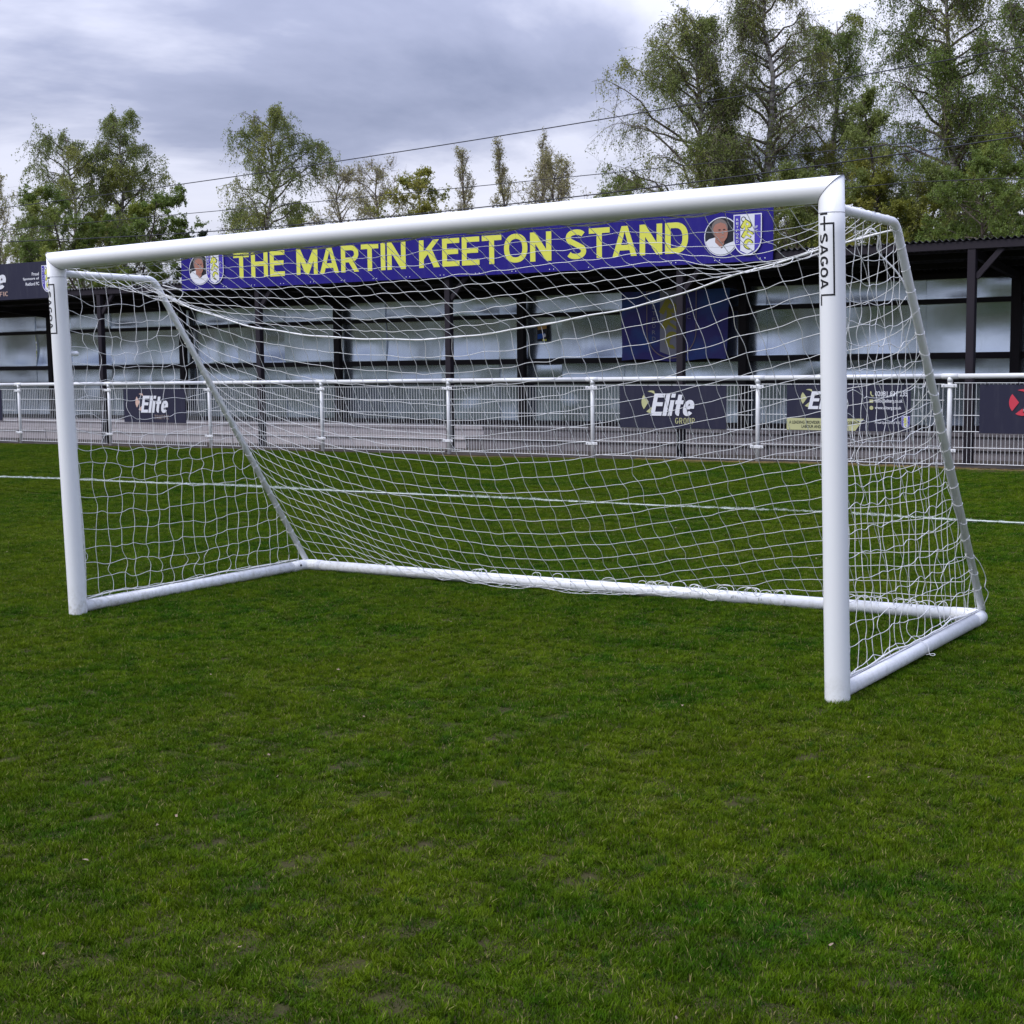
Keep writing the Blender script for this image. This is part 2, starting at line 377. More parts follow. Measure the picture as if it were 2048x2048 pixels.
# ------------------------------------------------------------------ grass blades (instanced patches of real blades)
def grass_patch(seed, n, size, hmin, hmax, hole=0.0, lean=.9):
    r = np.random.default_rng(seed)
    nc = 60; cc = r.uniform(-size/2, size/2, (nc, 2)); ch = r.uniform(.40, 1.55, nc); cr = r.random(nc); ca = r.uniform(0, 2*math.pi, nc)
    xy = r.uniform(-size/2, size/2, (n, 2))
    ci = np.argmin(((xy[:, None, :]-cc[None])**2).sum(-1), axis=1)
    if hole > 0:
        hc = r.uniform(-size/4, size/4, (2, 2)); dd = np.sqrt(((xy[:, None]-hc[None])**2*np.array([1, 2.2])).sum(-1)).min(1)
        keep = (dd > hole*r.uniform(.6, 1.1, n)) | (r.random(n) < .16); xy = xy[keep]; ci = ci[keep]; n = len(xy)
    h = r.uniform(hmin, hmax, n)*ch[ci]; az = ca[ci]+r.normal(0, 1.5, n); ln = np.abs(r.normal(lean, .35, n))
    w = r.uniform(.0008, .0015, n); fa = r.uniform(0, math.pi, n)
    d = np.stack([np.cos(az), np.sin(az)], -1); s = np.stack([np.cos(fa), np.sin(fa)], -1)
    def P(t, wd, sg):
        hor = h*np.sin(ln)*t**1.6; ver = h*np.cos(ln*.8)*t
        return np.stack([xy[:, 0]+d[:, 0]*hor+sg*s[:, 0]*wd, xy[:, 1]+d[:, 1]*hor+sg*s[:, 1]*wd, ver-.004*(t == 0)], -1)
    V = np.stack([P(0, w, -1), P(0, w, 1), P(.55, w*.85, 1), P(.55, w*.85, -1), P(1.0, w*0, 0)], 1)
    b = np.arange(n)*5
    me = bpy.data.meshes.new('grass_patch')
    tri = np.concatenate([np.stack([b, b+1, b+2], -1), np.stack([b, b+2, b+3], -1), np.stack([b+3, b+2, b+4], -1)])
    me = make_mesh('grass_patch', V.reshape(-1, 3), tri, M['blade'])
    at = me.color_attributes.new('rnd', 'FLOAT_COLOR', 'POINT')
    c = np.ones((n, 5, 4), np.float32); c[:, :, 0] = (r.random(n)*.55+cr[ci]*.45)[:, None]; c[:, :, 1] = np.array([0, 0, .5, .5, 1.0])[None]; c[:, :, 2] = r.random(n)[:, None]
    at.data.foreach_set('color', c.ravel())
    return me
def build_grass():
    src = bpy.data.collections.new('grass_patch_source')
    nv = 12
    for k in range(nv):
        hole = .0 if k < 8 else (.03 if k < 10 else .055)
        me = grass_patch(100+k, 7200, .325, .009, .021, hole, .75 if k % 2 else 1.0)
        src.objects.link(bpy.data.objects.new('grass_patch', me))
    r = np.random.default_rng(3); step = .30
    gx, gy = np.meshgrid(np.arange(-26, 14, step), np.arange(-7.5, 11.6, step)); P = np.stack([gx.ravel(), gy.ravel()], -1)
    rel = P-CAM[:2]; f2 = np.array([fwd.x, fwd.y]); f2 /= np.linalg.norm(f2); s2 = np.array([f2[1], -f2[0]])
    dz = rel@f2; dx = rel@s2
    keep = (dz > 1.6) & (dz < 36) & (np.abs(dx) < dz*.40+1.6) & (P[:, 1] < barrier_y(P[:, 0])-.16)
    P = P[keep]; n = len(P)
    Z = ground(P[:, 0], P[:, 1])+.006*np.sin(P[:, 0]*1.7+P[:, 1]*.6)+.005*np.sin(P[:, 1]*2.3-P[:, 0]*.8)
    me = bpy.data.meshes.new('grass'); me.vertices.add(n); me.vertices.foreach_set('co', np.stack([P[:, 0], P[:, 1], Z], -1).astype(np.float32).ravel())
    a = me.attributes.new('rotz', 'FLOAT', 'POINT'); a.data.foreach_set('value', (r.integers(0, 4, n)*(math.pi/2)).astype(np.float32))
    a = me.attributes.new('scl', 'FLOAT', 'POINT'); a.data.foreach_set('value', r.uniform(1.0, 1.06, n).astype(np.float32))
    v = np.where(r.random(n) < .80, r.integers(0, 8, n), r.integers(8, nv, n))
    a = me.attributes.new('var', 'INT', 'POINT'); a.data.foreach_set('value', v.astype(np.int32))
    o = bpy.data.objects.new('grass', me); COL.objects.link(o)
    ng = bpy.data.node_groups.new('scatter_grass', 'GeometryNodeTree')
    ng.interface.new_socket('Geometry', in_out='INPUT', socket_type='NodeSocketGeometry'); ng.interface.new_socket('Geometry', in_out='OUTPUT', socket_type='NodeSocketGeometry')
    N = ng.nodes; L = ng.links; gi = N.new('NodeGroupInput'); go = N.new('NodeGroupOutput')
    ip = N.new('GeometryNodeInstanceOnPoints'); ci = N.new('GeometryNodeCollectionInfo'); ci.inputs['Collection'].default_value = src
    ci.inputs['Separate Children'].default_value = True; ci.inputs['Reset Children'].default_value = True
    def named(nm, ty):
        q = N.new('GeometryNodeInputNamedAttribute'); q.data_type = ty; q.inputs['Name'].default_value = nm; return q.outputs['Attribute']
    cx = N.new('ShaderNodeCombineXYZ'); L.new(named('rotz', 'FLOAT'), cx.inputs['Z'])
    er = N.new('FunctionNodeEulerToRotation'); L.new(cx.outputs[0], er.inputs[0])
    L.new(gi.outputs[0], ip.inputs['Points']); L.new(ci.outputs[0], ip.inputs['Instance']); ip.inputs['Pick Instance'].default_value = True
    L.new(named('var', 'INT'), ip.inputs['Instance Index']); L.new(er.outputs[0], ip.inputs['Rotation']); L.new(named('scl', 'FLOAT'), ip.inputs['Scale'])
    L.new(ip.outputs[0], go.inputs[0])
    md = o.modifiers.new('scatter', 'NODES'); md.node_group = ng
    tag(o, 'short mown green turf of the football pitch', 'grass', kind='stuff')
    # fallen petals and dead leaves lying in the turf
    V = []; F = []
    for k in range(70):
        dzz = r.uniform(2.6, 16); dxx = r.uniform(-.4, .4)*dzz; p = CAM[:2]+f2*dzz+s2*dxx
        if p[1] > 11: continue
        s = r.uniform(.004, .009); a0 = r.uniform(0, 6.28); z = float(ground(*p))+r.uniform(.022, .034); b = len(V)
        for q in range(5):
            t = a0+q*1.2566; V.append((p[0]+math.cos(t)*s*(1.5 if q == 0 else .8), p[1]+math.sin(t)*s*(1.5 if q == 0 else .8), z+r.uniform(-.004, .004)))
        F.append(tuple(range(b, b+5)))
    lm = paint('dry_petal', (.36, .28, .20), .7, .5, 30, (.16, .09, .05))
    tag(add('leaf_litter', V, F, lm), 'tiny pale petals and dead leaves scattered over the turf', 'leaf litter', kind='stuff')
build_grass()
# painted touch line under the blades
def build_line():
    xs = np.linspace(-24, 12, 73); V = []
    for x in xs:
        for s in (-.042, .042): V.append((x, float(line_y(x))+s, float(ground(x, line_y(x)))+.009))
    tag(add('pitch_line', V, [(2*k, 2*k+2, 2*k+3, 2*k+1) for k in range(72)], paint('line_paint', (.72, .75, .73), .9, .4, 14, (.20, .26, .10))), kind='structure')
build_line()

# ------------------------------------------------------------------ text and print helpers
def text_mesh(s, bold=0.0, spacing=1.0, shear=0.0):
    cu = bpy.data.curves.new('t', 'FONT'); cu.body = s; cu.size = 1; cu.offset = bold; cu.space_character = spacing; cu.shear = shear
    cu.resolution_u = 3; cu.fill_mode = 'FRONT'
    o = bpy.data.objects.new('t', cu); COL.objects.link(o); dg = bpy.context.evaluated_depsgraph_get(); me = bpy.data.meshes.new_from_object(o.evaluated_get(dg))
    v = np.empty(len(me.vertices)*3, np.float32); me.vertices.foreach_get('co', v); v = v.reshape(-1, 3).astype(float)
    f = [tuple(p.vertices) for p in me.polygons]
    bpy.data.meshes.remove(me); bpy.data.objects.remove(o); bpy.data.curves.remove(cu)
    return v, f
def text_fit(s, u0, u1, v0, v1, bold=0.0, spacing=1.0, shear=0.0):
    """text filling the box (u0..u1, v0..v1) of a board"""
    v, f = text_mesh(s, bold, spacing, shear); lo = v.min(0); hi = v.max(0)
    u = u0+(v[:, 0]-lo[0])/(hi[0]-lo[0])*(u1-u0); w = v0+(v[:, 1]-lo[1])/(hi[1]-lo[1])*(v1-v0)
    return np.stack([u, w], -1), f
def _ring(cx, cy, rx, ry, a0, a1, n=14, e=2.0):
    t = np.radians(np.linspace(a0, a1, n)); c, q = np.cos(t), np.sin(t); return [(cx+rx*np.sign(u)*abs(u)**(2/e), cy+ry*np.sign(v)*abs(v)**(2/e)) for u, v in zip(c, q)]
def glyph(ch, W, w, h=1.0):
    """grotesque capitals and a few minuscules as stroke polygons: returns list of convex-ish quads; W width, w stroke, hs horizontal stroke"""
    a = w/2; hs = w*.86; b = hs/2; Q = []
    def rect(x0, x1, y0, y1): Q.append([(x0, y0), (x1, y0), (x1, y1), (x0, y1)])
    def para(xt, xb, y1, y0, hw): Q.append([(xb, y0), (xb+hw, y0), (xt+hw, y1), (xt, y1)])
    def path(P, ws=None):
        P = [np.array(p, float) for p in P]; n = len(P); L = []; R = []
        for i in range(n):
            d = P[min(i+1, n-1)]-P[max(i-1, 0)]; d = d/(np.hypot(*d)+1e-9); nn = np.array([-d[1], d[0]])
            th = a*abs(nn[0])**2+b*abs(nn[1])**2 if ws is None else ws/2
            L.append(P[i]+nn*th); R.append(P[i]-nn*th)
        for i in range(n-1): Q.append([tuple(R[i]), tuple(R[i+1]), tuple(L[i+1]), tuple(L[i])])
    hw = w*1.06; m = W/2
    if ch == 'T': rect(0, W, 1-hs, 1); rect(m-a, m+a, 0, 1-hs)
    elif ch == 'H': rect(0, w, 0, 1); rect(W-w, W, 0, 1); rect(w, W-w, .5-b+.03, .5+b+.03)
    elif ch == 'E': rect(0, w, 0, 1); rect(w, W, 1-hs, 1); rect(w, W, 0, hs); rect(w, W*.93, .5-b+.02, .5+b+.02)
    elif ch == 'F': rect(0, w, 0, 1); rect(w, W, 1-hs, 1); rect(w, W*.93, .5-b, .5+b)
    elif ch == 'L': rect(0, w, 0, 1); rect(w, W, 0, hs)
    elif ch == 'I': rect(0, w, 0, 1)
    elif ch == 'M':
        rect(0, w*.92, 0, 1); rect(W-w*.92, W, 0, 1); k = w*.95; Q.append([(w*.92, 1), (w*.92, .52), (m-k*.40, 0), (m, 0), (m, .38)]); Q.append([(W-w*.92, 1), (m, .38), (m, 0), (m+k*.40, 0), (W-w*.92, .52)])
    elif ch == 'N': rect(0, w, 0, 1); rect(W-w, W, 0, 1); Q.append([(w, 1), (w, .60), (W-w, 0), (W-w, .40)])
    elif ch == 'A':
        Q.append([(0, 0), (hw, 0), (m+hw*.02, .82), (m, 1), (m-hw*.52, 1)]); Q.append([(W-hw, 0), (W, 0), (m+hw*.52, 1), (m, 1), (m+hw*.02, .82)]); xi = lambda y: hw+(m+.02*hw-hw)*y/.82; Q.append([(xi(.20), .20), (W-xi(.20), .20), (W-xi(.20+hs), .20+hs), (xi(.20+hs), .20+hs)])
    elif ch in 'RPD':
        rect(0, w, 0, 1); x = W-a
        if ch == 'D': path([(w, 1-b)]+[(W*.42, 1-b)]+_ring(W*.42, .5, x-W*.42, .5-b, 88, -88, 18, 2.4)+[(W*.42, b), (w, b)])
        else:
            lo = .46 if ch == 'R' else .44; cy = (1-b+lo)/2; ry = (1-b-lo)/2; path([(w, 1-b), (W*.52, 1-b)]+_ring(W*.52, cy, x-W*.02-W*.52, ry, 88, -88, 14, 2.2)+[(W*.52, lo), (w, lo)])
            if ch == 'R': Q.append([(W-hw*1.02, 0), (W, 0), (W*.62+hw*.35, lo-b), (W*.62-hw*.72, lo-b)])
    elif ch == 'K':
        rect(0, w, 0, 1); Q.append([(w, .30), (w, .58), (W-hw*1.28, 1), (W-.02, 1)]); Q.append([(W*.40, .52), (W-hw*1.22, 0), (W, 0), (W*.60, .70)])
    elif ch == 'O': P = _ring(m, .5, m-a, .5-b, 90, 450, 37, 2.25); path(P)
    elif ch == 'U': path([(a, 1), (a, .36)]+_ring(m, .36, m-a, .36-b, 180, 360, 16, 2.3)+[(W-a, 1)])
    elif ch == 'C': path(_ring(m, .5, m-a, .5-b, 42, 318, 26, 2.25))
    elif ch == 'G': path(_ring(m, .5, m-a, .5-b, 42, 335, 26, 2.3)); rect(W-w, W, .18, .50); rect(m+a*.2, W-w, .50-hs, .50)
    elif ch == 'S':
        t = _ring(m, .735, m-a, .265-b, 25, 232, 16, 2.2); u = _ring(m, .265, m-a, .265-b, 52, -155, 16, 2.2); path(t+u)
    elif ch == 'l': rect(0, w, 0, 1)
    elif ch == 'i': rect(0, w, 0, .70); rect(0, w, .82, 1)
    elif ch == 't': path([(W*.45, .95), (W*.45, .22)]+_ring(W*.45+a*1.1, .22, a*1.1, .22-b, 190, 275, 8), None); rect(0, W, .70-hs, .70)
    elif ch == 'e': path(_ring(m, .36, m-a, .36-b, -38, -360, 30, 2.2)+[(W-a, .33)]); rect(w*.9, W-w*.9, .30, .30+hs*.8)
    return Q
def glyph_word(word, widths, w, gap):
    """list of (letter quads) laid out from x = 0"""
    x = 0; V = []; F = []; lift = []
    for ch in word:
        W = widths.get(ch, widths['*'])
        for k, q in enumerate(glyph(ch, W, w)):
            b0 = len(V); V += [(p[0]+x, p[1]) for p in q]; F.append(tuple(range(b0, b0+len(q)))); lift += [k % 5]*len(q)
        x += W+gap
    return np.array(V, float), F, np.array(lift), x-gap
def word_fit(word, u0, u1, v0, v1, widths, w, gap, shear=0.0):
    V, F, lift, tot = glyph_word(word, widths, w, gap); V[:, 0] += shear*V[:, 1]; tot += shear
    return np.stack([u0+V[:, 0]/tot*(u1-u0), v0+V[:, 1]*(v1-v0)], -1), F, lift
CAPS = {'*': .85, 'I': .19, 'M': 1.06, 'A': .94, 'T': .82, 'E': .75, 'O': .96, 'L': .70, 'K': .92, 'H': .86, 'R': .86, 'F': .72, 'S': .82}
LOWER = {'*': .50, 'E': .56, 'l': .22, 'i': .22, 't': .40, 'e': .53}
class Board:
    """a flat print surface in a plane y = Y facing the pitch; u is world x, v is world z"""
    def __init__(s, parent, Y): s.p = parent; s.Y = Y; s.k = 0
    def shape(s, name, uv, faces, mat, lift=1, parent=None, lf=0.0):
        uv = np.asarray(uv, float); V = np.stack([uv[:, 0], np.full(len(uv), s.Y-.0022*lift)-.00025*np.asarray(lf), uv[:, 1]], -1)
        return add(name, V, faces, M[mat] if isinstance(mat, str) else mat, parent or s.p)
    def poly(s, name, pts, mat, lift=1, parent=None): return s.shape(name, pts, [tuple(range(len(pts)))], mat, lift, parent)
    def disc(s, name, cu, cv, ru, rv, mat, lift=1, n=36, parent=None, a0=0, a1=2*math.pi):
        t = np.linspace(a0, a1, n, endpoint=(a1-a0) < 6.2); return s.poly(name, np.stack([cu+ru*np.cos(t), cv+rv*np.sin(t)], -1), mat, lift, parent)
    def word(s, name, txt, u0, u1, v0, v1, mat, widths=CAPS, w=.210, gap=.105, shear=0.0, lift=1, parent=None):
        uv, f, lf = word_fit(txt, u0, u1, v0, v1, widths, w, gap, shear); V = np.stack([uv[:, 0], s.Y-.0022*lift-.00025*lf, uv[:, 1]], -1)
        return add(name, V, f, M[mat], parent or s.p)
    def text(s, name, txt, u0, u1, v0, v1, mat, lift=1, parent=None, **k):
        uv, f = text_fit(txt, u0, u1, v0, v1, **k); return s.shape(name, uv, f, mat, lift, parent)
def shield_pts(u0, u1, v0, v1, n=10):
    w = u1-u0; h = v1-v0; P = [(u0, v1), (u0+w*.25, v1-h*.012), (u0+w*.5, v1), (u0+w*.75, v1-h*.012), (u1, v1)]
    for t in np.linspace(0, 1, n)[1:]:
        P.append((u1-(1-math.cos(t*math.pi/2))*w*.5, v1-h*.60-h*.40*math.sin(t*math.pi/2) if t > 0 else v1-h*.6))
    L = [(u0+u1-p[0], p[1]) for p in P[5:-1]][::-1]
    return [(u0, v1), (u1, v1)]+[(u1, v1-h*.6)]+P[5:]+L+[(u0, v1-h*.6)]
def crest(b, u0, u1, v0, v1, blue='violet', lift=1):
    w = u1-u0; h = v1-v0; e = w*.035
    c = b.poly('crest', shield_pts(u0, u1, v0, v1), 'wprint', lift)
    b.poly('crest_field', shield_pts(u0+e, u1-e, v0+e*1.3, v1-e), blue, lift+1, c)
    s0, s1 = u0+w*.25, u0+w*.75
    b.poly('crest_stripe', [(s0, v1-e), (s1, v1-e), (s1, v0+h*.12), (u0+w*.5, v0+h*.03), (s0, v0+h*.12)], 'wprint', lift+2, c)
    for i, ch in enumerate('RFC'):
        cu = u0+w*(.47+.035*i); cv = v0+h*(.72-.225*i)
        uv, f, lf = word_fit(ch, -.5, .5, -.5, .5, {'*': .62}, .21, .1)
        for nm, sc, mt, lz in (('letter_edge', 1.18, 'dim', 3), ('letter', 1.0, 'yellow', 4)):
            q = uv*np.array([w*.30, h*.215])*sc; a = math.radians(-32); R2 = np.array([[math.cos(a), -math.sin(a)], [math.sin(a), math.cos(a)]])
            b.shape(nm, q@R2.T+np.array([cu, cv]), f, mt, lift+lz, c, lf)
    b.disc('football', u0+w*.36, v1-h*.12, w*.085, w*.085, 'dim', lift+3, 18, c); b.disc('football_panel', u0+w*.36, v1-h*.12, w*.065, w*.065, 'wprint', lift+4, 5, c)
    for k, ch in enumerate('RETFORD'): b.text('club_letter', ch, u0+w*.10, u0+w*.19, v1-h*(.155+.088*k), v1-h*(.10+.088*k), 'wprint', lift+3, c, bold=.01)
    for k, ch in enumerate('FC'): b.text('club_letter', ch, u0+w*.79, u0+w*.87, v1-h*(.36+.095*k), v1-h*(.30+.095*k), 'wprint', lift+3, c, bold=.01)
    return c
def portrait(b, cu, cv, r, lift=1):
    c = b.disc('portrait', cu, cv, r, r, 'wprint', lift, 40)
    q = r*.95; b.disc('backdrop', cu, cv, q, q, 'dim', lift+1, 40, c)
    t = np.linspace(math.radians(195), math.radians(345), 16); sh = [(cu+q*.985*math.cos(a), cv+q*.985*math.sin(a)) for a in t]
    b.poly('shirt', [(cu-r*.28, cv-r*.02), (cu-r*.70, cv-r*.10)]+sh+[(cu+r*.62, cv-r*.30), (cu+r*.22, cv-r*.42), (cu+r*.02, cv-r*.62)], 'wprint', lift+2, c)
    b.poly('neck', [(cu-r*.34, cv+r*.0), (cu-r*.36, cv-r*.28), (cu+r*.0, cv-r*.60), (cu+r*.16, cv-r*.36), (cu+r*.16, cv)], 'skin', lift+3, c)
    b.disc('hair', cu-r*.10, cv+r*.42, r*.47, r*.48, 'hair', lift+4, 24, c)
    b.poly('face', [(cu-r*.46, cv+r*.44), (cu-r*.36, cv+r*.62), (cu-r*.05, cv+r*.72), (cu+r*.24, cv+r*.62), (cu+r*.33, cv+r*.40), (cu+r*.38, cv+r*.18), (cu+r*.33, cv-r*.06), (cu+r*.18, cv-r*.26), (cu-r*.06, cv-r*.30), (cu-r*.30, cv-r*.12), (cu-r*.44, cv+r*.15)], 'skin', lift+5, c)
    for s in (-.10, .17): b.disc('eye', cu+r*s, cv+r*.34, r*.075, r*.03, 'dim', lift+6, 10, c)
    b.poly('nose', [(cu+r*.06, cv+r*.34), (cu+r*.16, cv+r*.12), (cu+r*.03, cv+r*.12)], 'tan', lift+6, c)
    b.poly('mouth', [(cu-r*.06, cv-r*.02), (cu+r*.18, cv-r*.01), (cu+r*.16, cv-r*.06), (cu-r*.03, cv-r*.07)], 'tan', lift+6, c)
    return c
def swirl(b, cu, cv, r, mat, lift=1):
    """three-piece round emblem left of the wordmark"""
    def sector(a0, a1, *pts):
        t = np.linspace(math.radians(a0), math.radians(a1), 12); return [(cu+r*math.cos(a), cv+r*math.sin(a)) for a in t]+[(cu+r*p, cv+r*q) for p, q in pts]
    b.poly('emblem_wedge', sector(140, 221, (-.26, 0)), mat, lift)
    b.poly('emblem_wedge', sector(74, 113, (0.0, .84), (.38, .66)), mat, lift)
    b.poly('emblem_wedge', sector(239, 285, (.10, -.60), (.0, -.46)), mat, lift)

# ------------------------------------------------------------------ barrier with mesh infill
PX0, PZ0, BL, BSL = -15.704, .113, 2.5, .0055
def build_barrier():
    root = empty('pitch_barrier', (PX0, 11.485, PZ0), BDIR)
    tag(root, 'white tubular pitch barrier with welded mesh infill in front of the stand', 'barrier')
    pv, pf = tube([(0, 0, -.05), (0, 0, .55), (0, 0, 1.10)], .030, 12); post_me = make_mesh('post', pv, pf, M['barrier'], True)
    tv, tf = tube([(-.10, 0, 1.10), (.10, 0, 1.10)], .0345, 12); jv, jf = tube([(0, 0, 1.03), (0, 0, 1.09)], .034, 12)
    tee_me = make_mesh('tee_fitting', *join([(tv, tf), (jv, jf)]), M['barrier'], True)
    rv, rf = tube([(.10, 0, 0), (BL-.10, 0, BSL*BL)], .0305, 12); rail_me = make_mesh('top_rail', rv, rf, M['barrier'], True)
    def clamp_mesh():
        parts = [box(-.095, .095, -.040, -.030, -.020, .020, .004), tube([(0, 0, -.015), (0, 0, .015)], .034, 12)]
        return make_mesh('clamp', *join(parts), M['barrier'])
    cl_me = clamp_mesh(); bv, bf = tube([(0, -.046, 0), (0, -.040, 0)], .007, 8); bolt_me = make_mesh('bolt', bv, bf, M['groove'])
    zs = np.linspace(.045, 1.012, 6); xs = np.arange(.075, BL-.07, .05)
    def panel_mesh():
        Pv = np.stack([np.stack([np.full(2, x), np.full(2, -.028), np.array([zs[0]-.004, zs[-1]+.004])], -1) for x in xs])
        a = tubes_np(Pv, np.full((len(xs), 2), .0033), 5)
        Ph = np.stack([np.stack([np.array([.06, BL-.06]), np.full(2, -.028-dy), np.full(2, z)], -1) for z in zs for dy in (.007, -.007)])
        c = tubes_np(Ph, np.full((len(Ph), 2), .0040), 5)
        V = np.concatenate([a[0], c[0]]); F = np.concatenate([a[1], c[1]+len(a[0])]); return make_mesh('mesh_panel', V, F, M['barrier'], True)
    pm = panel_mesh()
    for k in range(-3, 11):
        x = k*BL; z = BSL*x
        p = place('post', post_me, (x, 0, z), root); place('tee_fitting', tee_me, (x, 0, z), root)
        for zc in (.985, .205):
            c = place('clamp', cl_me, (x, 0, z+zc), root)
            for s in (-.062, .062): place('bolt', bolt_me, (s, 0, 0), c)
        if k < 10:
            r = place('top_rail', rail_me, (x, 0, z+1.10), root); place('mesh_panel', pm, (x, 0, z+BSL*BL/2), root)
build_barrier()

# ------------------------------------------------------------------ advert boards tied to the barrier
def advert(x0, x1, z0, z1, label, name='advert_board'):
    xc = (x0+x1)/2; Y = float(barrier_y(xc))-.045
    root = empty(name, (xc, Y, z0)); tag(root, label, 'advert board')
    add('panel', *box(x0, x1, Y, Y+.005, z0, z1), M['navy'], root)
    for x in np.linspace(x0+.08, x1-.08, 5):
        add('cable_tie', *tube([(x, Y-.004, z1-.02), (x, Y-.006, z1+.02), (x, Y+.03, z1+.025)], .003, 5), M['dim'], root)
    return root, Board(root, Y)
def elite(b, u0, u1, v0, v1, mat):
    b.word('wordmark', 'Elite', u0, u1, v0, v1, 'wprint', LOWER, .205, .045, .22, 3)
    swirl(b, u0+.015, (v0+v1)/2+.037*(v1-v0)/.3, (v1-v0)*.51, mat, 1)
r_, b = advert(-17.93, -16.16, .535, 1.12, 'dark navy advert board cut off by the left edge, on barrier')
b.word('sub_wordmark', 'GROUP', -16.7, -16.35, .63, .70, 'olive', {'*': .50, 'I': .13}, .12, .16, 0, 2); elite(b, -17.3, -16.5, .73, 1.03, 'olive')
r_, b = advert(-12.78, -11.23, .555, 1.135, 'navy board with white Elite wordmark, peach emblem and TRAFFIC beneath')
elite(b, -12.34, -11.61, .725, 1.02, 'peach'); b.word('sub_wordmark', 'TRAFFIC', -12.005, -11.63, .615, .69, 'tan', {'*': .50, 'I': .13}, .12, .16, 0, 2)
r_, b = advert(-2.745, -1.135, .622, 1.195, 'navy board with white Elite wordmark, olive emblem and GROUP beneath')
elite(b, -2.265, -1.56, .79, 1.09, 'olive'); b.word('sub_wordmark', 'GROUP', -1.885, -1.59, .685, .765, 'olive', {'*': .50, 'I': .13}, .12, .16, 0, 2)
r_, b = advert(-.285, 1.335, .632, 1.205, 'navy board with phone number, web address and pale olive slogan strip')
elite(b, .005, .56, .90, 1.125, 'olive')
b.poly('slogan_strip', [(-.284, .634), (.635, .634), (.745, .785), (-.284, .785)], 'olive', 1)
b.text('slogan', 'A LEADING PROVIDER OF TRAFFIC MANAGEMENT', -.25, .69, .713, .752, 'dim', 2, bold=.012); b.text('slogan', 'LABOUR AND CONSULTANCY', -.08, .50, .660, .699, 'dim', 2, bold=.012)
b.text('phone_number', '02081 831 235', .885, 1.295, 1.065, 1.128, 'wprint', 2, bold=.015); b.text('email_address', 'hello@eliterg.co.uk', .885, 1.235, .975, 1.035, 'wprint', 2, bold=.015)
b.text('web_address', 'www.eliterg.co.uk', .885, 1.22, .893, .945, 'wprint', 2, bold=.015); b.text('sponsor_line', 'Proud Sponsors of RFC', .888, 1.215, .718, .757, 'wprint', 2, bold=.012)
b.poly('envelope_icon', [(.815, .985), (.862, .985), (.862, 1.025), (.815, 1.025)], 'olive', 2); b.disc('globe_icon', .840, .922, .025, .025, 'olive', 2, 20)
b.poly('phone_icon', [(.822, 1.125), (.834, 1.128), (.840, 1.105), (.836, 1.095), (.852, 1.076), (.866, 1.078), (.868, 1.064), (.845, 1.062), (.822, 1.092)], 'olive', 2)
crest(b, 1.224, 1.332, .675, .825, lift=2)
r_, b = advert(2.165, 3.80, .632, 1.21, 'navy board with red round emblem cut by the right edge')
elite(b, 2.67, 3.35, .88, 1.11, 'wprint'); b.word('sub_wordmark', 'GROUP', 3.05, 3.35, .72, .79, 'red', {'*': .50, 'I': .13}, .12, .16, 0, 2)
for ch in [c for c in r_.children if c.name.startswith('emblem')]: bpy.data.objects.remove(ch)
swirl(b, 2.665, 1.0, .155, 'red', 3); b.poly('underline', [(2.72, .83), (3.35, .83), (3.35, .85), (2.72, .85)], 'fblue', 2)

